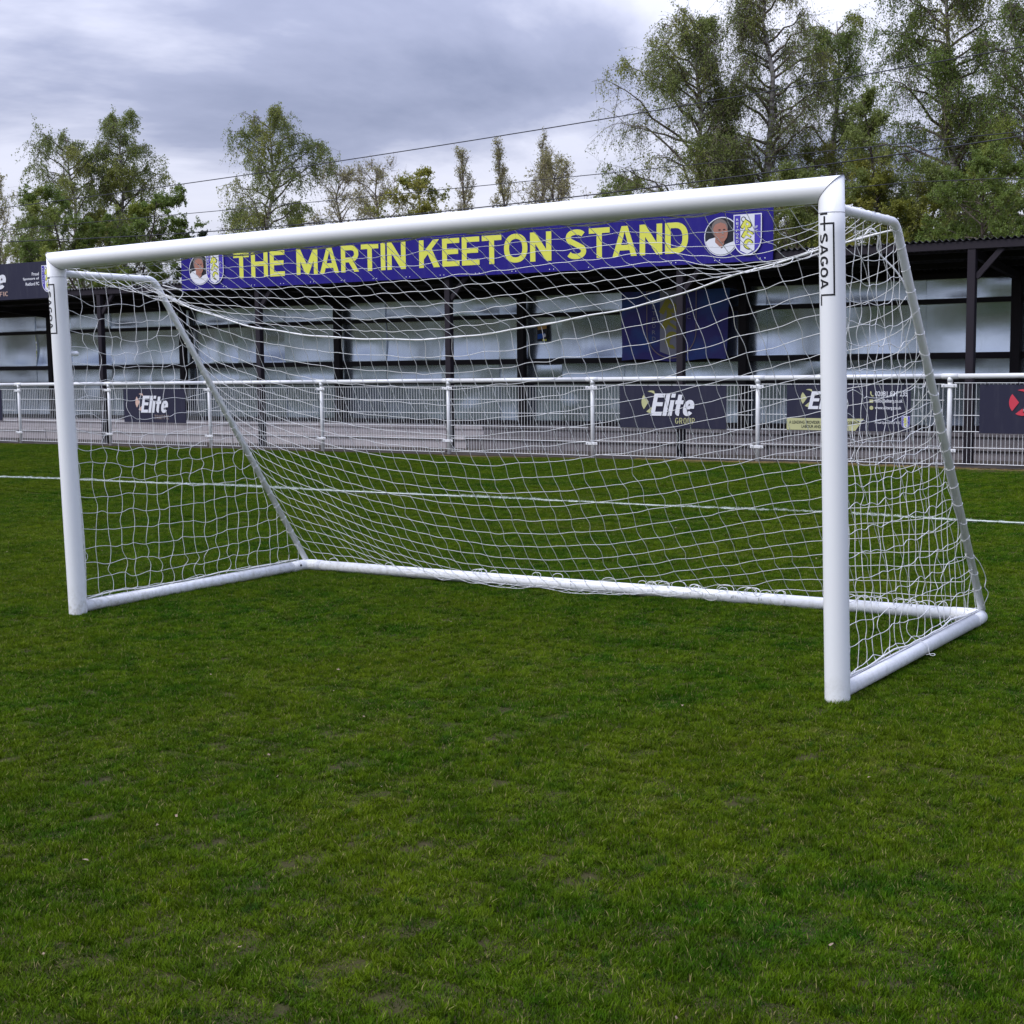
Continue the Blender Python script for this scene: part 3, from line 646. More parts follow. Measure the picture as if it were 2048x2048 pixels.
# ------------------------------------------------------------------ covered stand
def build_stand():
    root = empty('covered_stand', (-8, 13.2, .15)); tag(root, 'low covered terrace stand with dark steel frame and galvanised sheet wall', 'stand')
    SP = 3.985; XS = [-2.11+SP*k for k in range(-6, 4)]; X0, X1 = XS[0]-.4, XS[-1]+.4
    gz = lambda x: float(ground(x, 13.0))
    zt = lambda x: .0022*(x+2)         # slight fall of the terrace along its length
    # front posts and knee braces
    for x in XS:
        p = add('front_post', *box(x-.05, x+.05, 12.06, 12.16, gz(x)-.05, 2.84, .006), M['post'], root)
        add('base_plate', *box(x-.10, x+.10, 12.01, 12.21, gz(x), gz(x)+.03), M['dark'], p)
        add('knee_brace', *bar((x+.05, 12.11, 2.50), (x+.36, 12.11, 2.845), .05, .065), M['post'], root)
    add('front_beam', *box(X0, X1, 12.055, 12.155, 2.842, 2.94, .004), M['post'], root)
    # rear columns, girts and skirting in front of the sheets
    for x in XS: add('rear_column', *box(x-.065, x+.065, 14.05, 14.16, .30, 2.70, .006), M['dark'], root)
    for (z0, z1) in ((2.262, 2.330), (1.505, 1.592), (1.178, 1.243)):
        for a, c in zip(XS[:-1], XS[1:]): add('girt', *bar((a+.065, 14.17, (z0+z1)/2+zt(a)), (c-.065, 14.17, (z0+z1)/2+zt(c)), .05, z1-z0), M['dark'], root)
    for a, c in zip(XS[:-1], XS[1:]): add('skirting', *bar((a+.065, 14.18, .545+zt(a)*1.5), (c-.065, 14.18, .545+zt(c)*1.5), .06, .075), M['dark'], root)
    # galvanised sheets, each dished and dented on its own
    edges = [-9.09-1.205*k for k in range(14, 0, -1)]+[-9.09, -7.84, -6.65, -5.41, -4.24, -3.04, -1.82, -.62, .59]+[.59+1.21*k for k in range(1, 8)]
    r = np.random.default_rng(11); rows = (.50, 1.22, 1.55, 2.295, 2.68)
    for a, c in zip(edges[:-1], edges[1:]):
        nx, nz = 13, 37; X, Z = np.meshgrid(np.linspace(a-.012, c+.012, nx), np.linspace(.42, 2.68, nz)); D = np.zeros_like(X)
        for z0, z1 in zip(rows[:-1], rows[1:]):
            mk = (Z >= z0) & (Z <= z1); t = (Z-z0)/(z1-z0); u = (X-a)/(c-a)
            amp = r.uniform(.018, .044) if 1.5 < z0 < 2 else r.uniform(.004, .014); ph = r.uniform(-.6, .6)
            D += mk*amp*np.sin(math.pi*t)*(1+.6*np.sin(math.pi*(u*r.uniform(1, 2.4)+ph)))
            for _ in range(3):
                cx, cz = r.uniform(a, c), r.uniform(z0, z1); s = r.uniform(.10, .28)
                D += mk*r.normal(0, .006)*np.exp(-((X-cx)**2+(Z-cz)**2)/(2*s*s))*np.sin(math.pi*np.clip(t, 0, 1))
        D += .0004*np.cos(X*2*math.pi/.15)
        i = np.arange(nx*nz).reshape(nz, nx); F = np.stack([i[:-1, :-1], i[:-1, 1:], i[1:, 1:], i[1:, :-1]], -1).reshape(-1, 4)
        globals()['_q'] = globals().get('_q', 0)+1
        add('wall_sheet', np.stack([X, 14.235+D+(.004 if (seq := globals().get('_q', 0)) % 2 else -.004), Z], -1), F, M['sheet'], root, True)
    add('eave_board', *box(X0, X1, 14.165, 14.20, 2.605, 2.745), M['dark'], root)
    # corrugated roof falling to the back
    xs = np.arange(X0-.2, X1+.2, .0118); zc = .016*np.cos(xs*2*math.pi/.0826); ys = (12.03, 13.2, 14.62); zr = (2.962, 2.835, 2.69)
    V = []; n = len(xs)
    for dz in (0.0, -.003):
        for y, z in zip(ys, zr): V.append(np.stack([xs, np.full(n, y), z+zc+dz], -1))
    V = np.concatenate(V); F = []
    for s in range(2):
        for j in range(2):
            b0 = (s*3+j)*n; i = np.arange(n-1)+b0; q = np.stack([i, i+1, i+1+n, i+n], -1); F.append(q if s == 0 else q[:, ::-1])
    i = np.arange(n-1); F.append(np.stack([i, i+3*n, i+3*n+1, i+1], -1))
    add('roof_sheet', V, np.concatenate(F), M['roof'], root, True)
    for y, z in ((12.75, 2.825), (13.45, 2.755), (14.12, 2.655)): add('purlin', *box(X0, X1, y-.03, y+.03, z-.05, z+.025), M['dark'], root)
    for x in XS:
        add('rafter', *bar((x, 12.11, 2.80), (x, 14.12, 2.60), .07, .10), M['dark'], root)
    # terrace steps, two per bay stretch, pale section and darker section
    cuts = [-27, -22.5, -17.2, -11.9, -6.6, -1.3, 4.0, 9.3, 12]
    for a, c in zip(cuts[:-1], cuts[1:]):
        mt = M['conc'] if c < -6 else M['concd']; za = zt((a+c)/2)
        for (y0, y1, h, nm) in ((13.22, 13.72, .352, 'terrace_step'), (13.72, 14.30, .505, 'terrace_step')):
            st = add(nm, *box(a+.008, c-.008, y0-.035, y1, h+za*1.5-.055, h+za*1.5, .01), mt, root); add('riser', *box(a+.01, c-.01, y0, y1, 0.0, h+za*1.5-.056), mt, st)
    return root
build_stand()

# ------------------------------------------------------------------ roof signs
def name_sign():
    Y = 12.0; x0, x1, z0, z1 = -11.795, -.704, 2.827, 3.512
    root = empty('stand_sign', ((x0+x1)/2, Y, z0)); tag(root, 'long royal blue sign with large yellow capitals and crests along stand roof', 'sign')
    w = (x1-x0)/5
    for k in range(5): add('panel', *box(x0+w*k+.0015, x0+w*(k+1)-.0015, Y, Y+.02, z0, z1), M['blue'], root)
    for k in range(12): add('stay', *bar((x0+.3+k*.95, Y+.02, z1-.1), (x0+.3+k*.95, Y+.55, 2.93), .03, .03), M['dark'], root)
    b = Board(root, Y)
    for wd, a, c in (('THE', -10.53, -9.36), ('MARTIN', -9.10, -6.828), ('KEETON', -6.566, -4.151), ('STAND', -3.905, -1.945)):
        b.word('lettering', wd, a, c, 2.985, 3.404, 'yellow')
    portrait(b, -1.445, 3.175, .258); crest(b, -1.262, -.855, 2.908, 3.446, lift=9)
    portrait(b, -11.335, 3.172, .262); crest(b, -11.165, -10.750, 2.912, 3.446, lift=9)
    for x in np.arange(x0+.35, x1, .66):
        for dx in (0, .07): b.disc('fixing_screw', x+dx, 2.862, .008, .008, 'wprint', 1, 8)
    return root
name_sign()
def sponsor_sign():
    Y = 12.0; x0, x1, z0, z1 = -21.2, -15.12, 2.827, 3.512
    root = empty('sponsor_sign', ((x0+x1)/2, Y, z0)); tag(root, 'dark navy sponsor sign on stand roof at the left edge behind goalpost', 'sign')
    for k in range(3): add('panel', *box(x0+k*2.027+.0015, x0+(k+1)*2.027-.0015, Y, Y+.02, z0, z1), M['navy'], root)
    for k in range(6): add('stay', *bar((x0+.4+k*1.05, Y+.02, z1-.1), (x0+.4+k*1.05, Y+.55, 2.93), .03, .03), M['dark'], root)
    b = Board(root, Y)
    elite(b, -17.75, -16.55, 3.035, 3.42, 'peach'); b.word('sub_wordmark', 'TRAFFIC', -17.30, -16.57, 2.90, 2.985, 'peach', {'*': .50, 'I': .13}, .12, .16, 0, 2)
    for s, a, z in (('Proud', -15.84, 3.255), ('Sponsors of', -16.105, 3.165), ('Retford FC', -16.035, 3.072)):
        b.text('sponsor_line', s, a, -15.635, z, z+.062, 'wprint', 1, bold=.02)
    crest(b, -15.555, -15.18, 2.93, 3.435, lift=1)
    return root
sponsor_sign()

# ------------------------------------------------------------------ flag and poster on the rear wall
def build_flag():
    Y = 14.03; x0, x1, z0, z1 = -4.16, -2.30, 1.535, 2.60
    t = NT('blue_flag_cloth'); p = t.pos(); n = t.noise(2.2, 3, .5, p); col = t.mix(t.ramp(n, [(.46, 0.0), (.68, 1.0)]), (.030, .022, .20), (.018, .075, .30)); M['flag'] = t.fin(col, .55)
    nx, nz = 41, 25; U, W = np.meshgrid(np.linspace(0, 1, nx), np.linspace(0, 1, nz))
    def surf(u, w):
        x = x0+(x1-x0)*u-.06*(1-w)*u; z = z0+(z1-z0)*w-.015*np.sin(u*math.pi)*(w)+.02*(1-w)*np.sin(u*9)
        y = Y+.012*np.sin(u*14+w*3)*(1.1-w)+.010*np.sin(w*9+u*5)
        return x, y, z
    x, y, z = surf(U, W); i = np.arange(nx*nz).reshape(nz, nx); F = np.stack([i[:-1, :-1], i[:-1, 1:], i[1:, 1:], i[1:, :-1]], -1).reshape(-1, 4)
    o = add('club_flag', np.stack([x, y, z], -1), F, M['flag'], None, True, origin=((x0+x1)/2, Y, z0)); tag(o, 'deep blue club flag with yellow monogram hung on stand rear wall', 'flag')
    b = Board(o, Y-.028)
    u0, u1, v0, v1 = -3.70, -2.84, 1.56, 2.60
    sp = shield_pts(u0, u1, v0, v1); ins = shield_pts(u0+.012, u1-.012, v0+.015, v1-.012); k = len(sp)
    b.shape('crest_outline', sp+ins, [(q, (q+1) % k, k+(q+1) % k, k+q) for q in range(k)], 'tan', 1)
    M['fstripe'] = print_mat('flag_stripe', (.30, .30, .36)); M['fyellow'] = print_mat('flag_yellow', (.40, .36, .06))
    b.poly('crest_stripe', [(-3.465, 2.595), (-3.08, 2.595), (-3.08, 1.67), (-3.27, 1.60), (-3.465, 1.67)], 'fstripe', 1)
    for q, ch in enumerate('RFC'):
        uv, f, lf = word_fit(ch, -.5, .5, -.5, .5, {'*': .62}, .21, .1); a = math.radians(-32); R2 = np.array([[math.cos(a), -math.sin(a)], [math.sin(a), math.cos(a)]])
        b.shape('monogram_letter', (uv*np.array([.27, .25]))@R2.T+np.array([-3.30+.03*q, 2.31-.235*q]), f, 'fyellow', 3, None, lf)
    for q, ch in enumerate('RETFORD'): b.text('club_letter', ch, -3.60, -3.54, 2.42-.097*q, 2.48-.097*q, 'fstripe', 2)
    for q, ch in enumerate('FC'): b.text('club_letter', ch, -3.0, -2.94, 2.26-.105*q, 2.32-.105*q, 'fstripe', 2)
build_flag()
def build_poster():
    Y = 14.195; x0, x1, z0, z1 = -5.85, -5.655, 1.86, 2.14
    o = add('poster', *box(x0, x1, Y, Y+.004, z0, z1), M['dim'], None, origin=((x0+x1)/2, Y, z0)); tag(o, 'small dark poster with orange and blue stuck to rear wall of stand', 'poster')
    b = Board(o, Y); b.poly('print_block', [(x0+.01, 2.05), (x1-.01, 2.07), (x1-.01, 2.13), (x0+.01, 2.13)], 'forange', 1); b.poly('print_block', [(x0+.01, 1.90), (x1-.06, 1.92), (x1-.04, 2.0), (x0+.01, 1.98)], 'fblue', 1)
    b.disc('print_dot', x1-.045, 1.96, .022, .03, 'wprint', 2, 14); b.poly('print_block', [(x0+.10, 1.87), (x1-.01, 1.87), (x1-.01, 1.90), (x0+.10, 1.90)], 'yellow', 1)
build_poster()

# ------------------------------------------------------------------ the goal
GW, GH, GD1, GD2, GH1 = 4.982, 2.184, .7706, 2.099, 2.0976
GR, BR, SR = .054, .038, .0210
def G(P):
    """goal frame coordinates -> world: stands on the slightly falling turf and racks a little sideways"""
    P = np.asarray(P, float).reshape(-1, 3); x, y, z = P[:, 0]-.010*(P[:, 2]-1.1), P[:, 1], P[:, 2]
    ax, ay = .0078, -.0122
    return np.stack([x+ay*z, y-ax*z, z-ay*x+ax*y], -1)
goal = empty('football_goal', (GW/2, 1.0, goal_z(GW/2, 1.0))); tag(goal, 'white freestanding football goal with net and round aluminium posts', 'goal')
def gadd(name, v, f, mat, parent=goal, smooth=True): return add(name, G(v), f, mat, parent, smooth)
def mitre_post(x0, side, k=40):
    th = np.arange(k)*2*math.pi/k; c, s = np.cos(th)*GR, np.sin(th)*GR*1.06; V = []
    for z in (-.02, .7, 1.4, 2.0): V.append(np.stack([x0+c, s, np.full(k, z)], -1))
    V.append(np.stack([x0+c, s, GH+side*c], -1)); V = np.concatenate(V); F = []
    for i in range(4):
        for j in range(k): F.append((i*k+j, i*k+(j+1) % k, (i+1)*k+(j+1) % k, (i+1)*k+j))
    F.append(tuple(range(4*k, 5*k))); return V, F
def crossbar(k=40):
    th = np.arange(k)*2*math.pi/k; c, s = np.cos(th)*GR*1.06, np.sin(th)*GR; V = []
    V.append(np.stack([-s, c, GH+s], -1))
    for x in np.linspace(.3, GW-.3, 7): V.append(np.stack([np.full(k, x), c, GH+s+.006*math.sin(math.pi*x/GW)], -1))
    V.append(np.stack([GW+s, c, GH+s], -1)); V = np.concatenate(V); F = []
    for i in range(8):
        for j in range(k): F.append((i*k+j, i*k+(j+1) % k, (i+1)*k+(j+1) % k, (i+1)*k+j))
    return V, F
posts = [gadd('post', *mitre_post(0, -1), M['white']), gadd('post', *mitre_post(GW, 1), M['white'])]
bar_o = gadd('crossbar', *crossbar(), M['white'])
for x in (0, GW):
    th = np.linspace(0, 2*math.pi, 41)[:-1]; V = np.concatenate([np.stack([x+np.cos(th)*(GR+.0006), np.sin(th)*(GR*1.06+.0006), np.full(40, z)], -1) for z in (GH-.100, GH-.0975)])
    gadd('joint_seam', V, [(j, (j+1) % 40, 40+(j+1) % 40, 40+j) for j in range(40)], M['groove'], posts[0] if x == 0 else posts[1])
# mitre seam lines
for x, sgn, po in ((0, -1, posts[0]), (GW, 1, posts[1])):
    th = np.linspace(0, 2*math.pi, 49); R1 = GR+.0007
    gadd('mitre_seam', *tube(np.stack([x+np.cos(th)*R1, np.sin(th)*R1*1.06, GH+sgn*np.cos(th)*R1], -1), .0011, 5, False), M['groove'], po)
for x in (0, GW):
    path = fillet([(x, .04, GH1+.012), (x, GD1, GH1), (x, GD2, .08)], .055, 9)
    gadd('back_stanchion', *tube(path, SR, 18), M['white'])
    gadd('ground_side_bar', *tube([(x, .05, .048), (x, 1.0, .046), (x, GD2-.02, .044)], BR, 20), M['white'])
    V = []
    for yy in np.linspace(.07, GD2-.06, 12):
        for dx in (-.010, -.0065, .0065, .010): V.append((x+dx, yy, .0475+BR*math.sqrt(1-(dx/BR)**2)+.0012))
    F = [(4*q+j, 4*q+4+j, 4*q+5+j, 4*q+1+j) for q in range(11) for j in (0, 2)]
    gadd('net_track', V, F, M['groove'], goal, False)
    gadd('corner_elbow', *tube(fillet([(x, GD2-.16, .044), (x, GD2, .044), (x+(.16 if x == 0 else -.16), GD2, .044)], .085, 9), BR+.0025, 20), M['white'])
    gadd('elbow_screw', *tube([(x+(.038 if x == 0 else -.0), GD2-.10, .052), (x+(.044 if x == 0 else -.001), GD2-.10, .052)], .008, 10), M['dim'])
gadd('ground_back_bar', *tube([(.05, GD2, .044), (GW/2, GD2, .044), (GW-.05, GD2, .044)], BR, 20), M['white'])
# round clip on the left post
gadd('net_clip', *tube([(.03, .045, 1.62), (.045, .075, 1.62), (.05, .085, 1.62)], [.012, .016, .010], 12), M['white'])

# printed name with bracket, wrapped round the front of both posts
def wrap(po, x0, uv, f, name, lf=None):
    bm = bmesh.new(); vs = [bm.verts.new((p[0], p[1], 0 if lf is None else lf[i]*.00025)) for i, p in enumerate(uv)]; bm.verts.ensure_lookup_table()
    for q in f:
        try: bm.faces.new([vs[i] for i in q])
        except ValueError: pass
    for s in np.arange(-.075, .076, .005):
        bmesh.ops.bisect_plane(bm, geom=bm.verts[:]+bm.edges[:]+bm.faces[:], plane_co=(s, 0, 0), plane_no=(1, 0, 0))
    bm.verts.index_update(); V = []
    for v in bm.verts:
        ang = v.co.x/GR; R1 = GR+.0008+v.co.z
        V.append((x0+math.sin(ang)*R1, -math.cos(ang)*(R1*1.06), v.co.y))
    F = [tuple(v.index for v in p.verts) for p in bm.faces]; bm.free()
    gadd(name, V, F, M['black'], po, False)
def goal_print(po, x0):
    # text runs down the post; s = arc length across the front, letter tops to the right
    a0, a1 = math.radians(-37)*GR, math.radians(5)*GR
    def down(uv, z_top, z_bot, s0, s1): return np.stack([s0+uv[:, 1]*(s1-s0), z_top+(z_bot-z_top)*uv[:, 0]], -1)
    def word(s, zt, zb, s0, s1, **k):
        uv, f, lf = word_fit(s, 0, 1, 0, 1, {'*': 1.0, 'A': 1.08}, .23, .13); wrap(po, x0, down(uv, zt, zb, s0, s1), [q[::-1] for q in f], 'printed_name', lf)
    def rect(s0, s1, z0, z1): wrap(po, x0, np.array([(s0, z0), (s1, z0), (s1, z1), (s0, z1)]), [(0, 1, 2, 3)], 'printed_bracket')
    br = math.radians(34)*GR; t = .0052
    rect(a0+.001, a1-.001, 2.076, 2.083)                     # I
    rect(a0+.001, br, 2.036, 2.043)                          # T stem, running on into the bracket
    rect(a0+.021, a0+.029, 2.010, 2.070)                     # T bar
    word('SAGOA', 2.000, 1.770, a0, a1)
    rect(a0+.001, br, 1.742, 1.749)                          # L foot, joins the bracket
    rect(a0-.001, a0+.0075, 1.702, 1.7415)
    rect(br-t*1.3, br, 1.7495, 2.0355)                       # bracket upright
goal_print(posts[0], 0.0); goal_print(posts[1], GW)

# ------------------------------------------------------------------ net
CELL = .104
def relax():
    nu, nv, vr = 49, 29, 8
    U = np.linspace(0, 1, nu+1)
    side = fillet([(0, .055, GH-.03), (0, GD1, GH1+.005), (0, GD2-.005, .095)], .08, 9)
    sl = np.concatenate([[0], np.cumsum(np.linalg.norm(np.diff(side, axis=0), axis=1))])
    l1 = .72; tot = sl[-1]
    s_of = np.concatenate([np.linspace(0, l1, vr+1), l1+(tot-l1)*np.linspace(0, 1, nv-vr+1)[1:]**1.15])
    S = np.stack([np.interp(s_of, sl, side[:, i]) for i in range(3)], -1)
    pos = np.zeros((nv+1, nu+1, 3))
    rx = np.array([0, .21, .81, 1.39, 2.0, 2.36, 2.71, 3.35, 3.65, 3.94, 4.21, 4.57, 4.82, GW]); rz = np.array([2.055, 1.94, 1.77, 1.69, 1.655, 1.658, 1.683, 1.757, 1.795, 1.865, 1.93, 2.00, 2.055, 2.08])-.012
    rope_z = np.interp(U*GW, rx, rz); rope_y = GD1+.10*np.sin(math.pi*U)
    for j in range(nv+1):
        pos[j, :, 0] = U*GW; pos[j, :, 1] = S[j, 1]; pos[j, :, 2] = S[j, 2]
    for j in range(nv+1):
        f = j/vr if j <= vr else (nv-j)/(nv-vr)
        pos[j, :, 2] += f*(rope_z-S[vr, 2]); pos[j, :, 1] += f*(rope_y-S[vr, 1])
    pin = np.zeros((nv+1, nu+1), bool); pin[0] = pin[-1] = True; pin[:, 0] = pin[:, -1] = True; pin[vr] = True
    pos[0, :, 2] = GH-.052+.006*np.sin(math.pi*U)-.010*np.abs(np.sin(U*math.pi*9)); pos[0, :, 1] = .035
    pos[-1, :, 1] = GD2+.036; pos[-1, :, 2] = .050
    pos[vr, :, 2] = rope_z; pos[vr, :, 1] = rope_y
    r = np.random.default_rng(5); pos[~pin] += r.normal(0, .006, pos[~pin].shape)
    restu = CELL*(1+r.normal(0, .02, (nv+1, nu))); restv = CELL*(1+r.normal(0, .03, (nv, nu+1))); prev = pos.copy(); w = (~pin).astype(float)
    def sat(A, B, wa, wb, rest):
        d = B-A; l = np.linalg.norm(d, axis=-1)+1e-9; ex = np.where(l > rest, (l-rest)/l, np.where(l < rest*.35, .5*(l-rest*.35)/l, 0)); s = (wa+wb); s = np.where(s == 0, 1, s)
        return d*(ex*wa/s)[..., None], d*(ex*wb/s)[..., None]
    for it in range(300):
        vel = (pos-prev)*.90; prev = pos.copy(); pos = pos+(vel+np.array([0, 0, -9.8])*.00008)*w[..., None]
        for _ in range(14):
            for o in (0, 1):
                a, c = sat(pos[:, o:-1:2], pos[:, o+1::2], w[:, o:-1:2], w[:, o+1::2], restu[:, o::2]); pos[:, o:-1:2] += a; pos[:, o+1::2] -= c
                a, c = sat(pos[o:-1:2], pos[o+1::2], w[o:-1:2], w[o+1::2], restv[o::2]); pos[o:-1:2] += a; pos[o+1::2] -= c
        # rest on turf and on the rear ground bar
        q = pos[..., 2]; pos[..., 2] = np.where((w > 0) & (q < .022), .022, q)
        dy = pos[..., 1]-GD2; dz = pos[..., 2]-.044; dd = np.hypot(dy, dz)+1e-9; rr = BR+.006; hit = (dd < rr) & (w > 0)
        pos[..., 1] = np.where(hit, GD2+dy/dd*rr, pos[..., 1]); pos[..., 2] = np.where(hit, .044+dz/dd*rr, pos[..., 2])
    return pos, vr, np.stack([U*GW, rope_y, rope_z], -1)
NET, VR, ROPE = relax()
def strand(N, side, rest, rnd, sub=5, wav=.0035, slack=.30):
    """one smooth cord through its knots; slack shows as gentle S-curves that keep the cord's real length"""
    N = np.asarray(N, float); n = len(N)
    if n < 2: return None
    E = np.concatenate([[2*N[0]-N[1]], N, [2*N[-1]-N[-2]]]); p0, p1, p2, p3 = E[:-3], E[1:-2], E[2:-1], E[3:]
    t = (np.arange(sub)/sub)[None, :, None]; p0, p1, p2, p3 = [q[:, None] for q in (p0, p1, p2, p3)]
    C = .5*(2*p1+(p2-p0)*t+(2*p0-5*p1+4*p2-p3)*t**2+(3*p1-p0-3*p2+p3)*t**3)
    d = N[1:]-N[:-1]; l = np.linalg.norm(d, axis=1)+1e-9; T = d/l[:, None]
    sd = np.broadcast_to(side, (n-1, 3))+rnd.normal(0, .35, (n-1, 3)); sd = sd-T*(sd*T).sum(1)[:, None]; sd /= np.linalg.norm(sd, axis=1)[:, None]+1e-9
    amp = np.minimum(np.sqrt(np.maximum(rest*rest-l*l, 0))*slack, .020)+np.abs(rnd.normal(0, wav, n-1)); amp = amp*np.where(np.arange(n-1) % 2 == 0, 1, -1)*(1 if rnd.random() < .5 else -1)
    amp = amp*np.where(rnd.random(n-1) < .18, -1, 1)
    C = C+sd[:, None]*(amp[:, None]*np.sin(math.pi*t[..., 0]))[..., None]
    return np.concatenate([C.reshape(-1, 3), N[-1:]])
def strands_mesh(name, S, rad, parent, knots):
    V = []; F = []; n = 0
    for c in S:
        if c is None: continue
        v, f = tubes_np(c[None], np.full((1, len(c)), rad), 5); V.append(v); F.append(f+n); n += len(v)
    o = np.array([(1, 0, 0), (-1, 0, 0), (0, 1, 0), (0, -1, 0), (0, 0, 1), (0, 0, -1)])*.0044
    kv = (knots[:, None]+o[None]).reshape(-1, 3); t = np.array([(0, 2, 4), (2, 1, 4), (1, 3, 4), (3, 0, 4), (2, 0, 5), (1, 2, 5), (3, 1, 5), (0, 3, 5)])
    kf = (np.arange(len(knots))[:, None, None]*6+t[None]).reshape(-1, 3)+n
    return gadd(name, np.concatenate(V+[kv]), [tuple(q) for q in np.concatenate(F).tolist()]+[tuple(q) for q in kf.tolist()], M['cord'], parent)
def cord_mesh(name, P, rad, parent, knots=None, k=4):
    V, F = tubes_np(P, np.full(P.shape[:2], rad), k)
    if knots is not None:
        o = np.array([(1, 0, 0), (-1, 0, 0), (0, 1, 0), (0, -1, 0), (0, 0, 1), (0, 0, -1)])*.0052
        kv = (knots[:, None]+o[None]).reshape(-1, 3); t = np.array([(0, 2, 4, 4), (2, 1, 4, 4), (1, 3, 4, 4), (3, 0, 4, 4), (2, 0, 5, 5), (1, 2, 5, 5), (3, 1, 5, 5), (0, 3, 5, 5)])
        kf = (np.arange(len(knots))[:, None, None]*6+t[None]).reshape(-1, 4)+len(V)
        V = np.concatenate([V, kv]); faces = [tuple(q) for q in F.tolist()]+[tuple(q[:3]) for q in kf.tolist()]
    else: faces = F
    return gadd(name, V, faces, M['cord'], parent)
CR = .00165
def back_net():
    r = np.random.default_rng(21); S = []
    for j in range(NET.shape[0]): S.append(strand(NET[j], np.array([0, .4, -1.0]), CELL, r, wav=.0016, slack=.10))
    for i in range(NET.shape[1]): S.append(strand(NET[:, i], np.array([1.0, 0, .1]), CELL, r, wav=.0045, slack=.22))
    strands_mesh('back_net', S, CR, goal, NET.reshape(-1, 3))
back_net()
def side_net(x, seed, lacing=True):
    r = np.random.default_rng(seed); nodes = {}; rows = np.arange(.105, GH1-.03, CELL); cols = np.arange(.062, GD2, CELL*.985)
    def ymax(z): return GD2-.02-(z-.08)/(GH1-.08)*(GD2-GD1) if z > .08 else GD2-.02
    sgn = 1 if x == 0 else -1
    phase = r.uniform(0, 6)
    for j, z in enumerate(rows):
        for i, y in enumerate(cols):
            if y < ymax(z)+CELL*.5:
                yy = min(y, ymax(z)); t = (yy-.06)/(ymax(z)-.06+1e-6); sag = .055*math.sin(math.pi*min(t, 1))*(z/GH1)**.5+.018*math.sin(j*.9+phase)*math.sin(math.pi*t)
                nodes[j, i] = np.array([x+sgn*(.012+.02*math.sin(math.pi*t)*math.sin(math.pi*z/2.1)+r.normal(0, .006)), yy+(r.normal(0, .007) if 0 < i and yy == y else 0), z-sag+r.normal(0, .008)])
    nj = len(rows); S = []
    for j in range(nj):
        c = [nodes[j, i] for i in range(len(cols)) if (j, i) in nodes]
        if c: S.append(strand([np.array([x, .045, c[0][2]+.01])]+c, np.array([0, 0, -1.0]), CELL, r, wav=.0020, slack=.12))
    for i in range(len(cols)):
        c = [nodes[j, i] for j in range(nj) if (j, i) in nodes]
        if not c: continue
        p = c[-1]; zt = GH1-.02 if p[1] < GD1 else .08+(GD2-.02-p[1])/(GD2-GD1)*(GH1-.08)
        c = [np.array([x, c[0][1]+r.normal(0, .01), .086])]+c+([np.array([x, p[1], zt])] if .03 < zt-p[2] < .22 else [])
        S.append(strand(c, np.array([0, 1.0, 0]), CELL, r, wav=.0050, slack=.22))
    strands_mesh('side_net', S, CR, goal, np.array(list(nodes.values())))
    # thicker lacing cord along ground bar and post
    pts = []
    for y in np.arange(.07, GD2-.08, .03): pts.append((x+.004*math.sin(y*23), y, .092+.018*max(0, math.sin(y*7+seed))*abs(math.sin(y*3.1))))
    gadd('edge_rope', *tube(pts, .0042, 6), M['cord']); pts = []
    for z in np.arange(.10, 1.5, .03): pts.append((x+.01*math.sin(z*5), .064+.012*max(0, math.sin(z*3+seed)), z))
    gadd('edge_rope', *tube(pts, .0038, 6), M['cord'])
    # ties round the stanchion
    path = fillet([(x, .10, GH1+.01), (x, GD1, GH1), (x, GD2, .08)], .10, 9); L = np.concatenate([[0], np.cumsum(np.linalg.norm(np.diff(path, axis=0), axis=1))])
    for s in np.arange(.08, L[-1]-.1, .118):
        c = np.array([np.interp(s, L, path[:, q]) for q in range(3)]); c2 = np.array([np.interp(s+.02, L, path[:, q]) for q in range(3)]); T = (c2-c)/np.linalg.norm(c2-c)
        u = np.array([1.0, 0, 0]); w = np.cross(T, u); th = np.linspace(0, 2*math.pi, 15); tl = r.uniform(-.3, .3)
        gadd('net_tie', *tube([c+(SR+.0012)*(math.cos(a)*u+math.sin(a)*w)+T*tl*.05*math.cos(a) for a in th], .0017, 5, False), M['cord'])
side_net(0.0, 31); side_net(GW, 47)
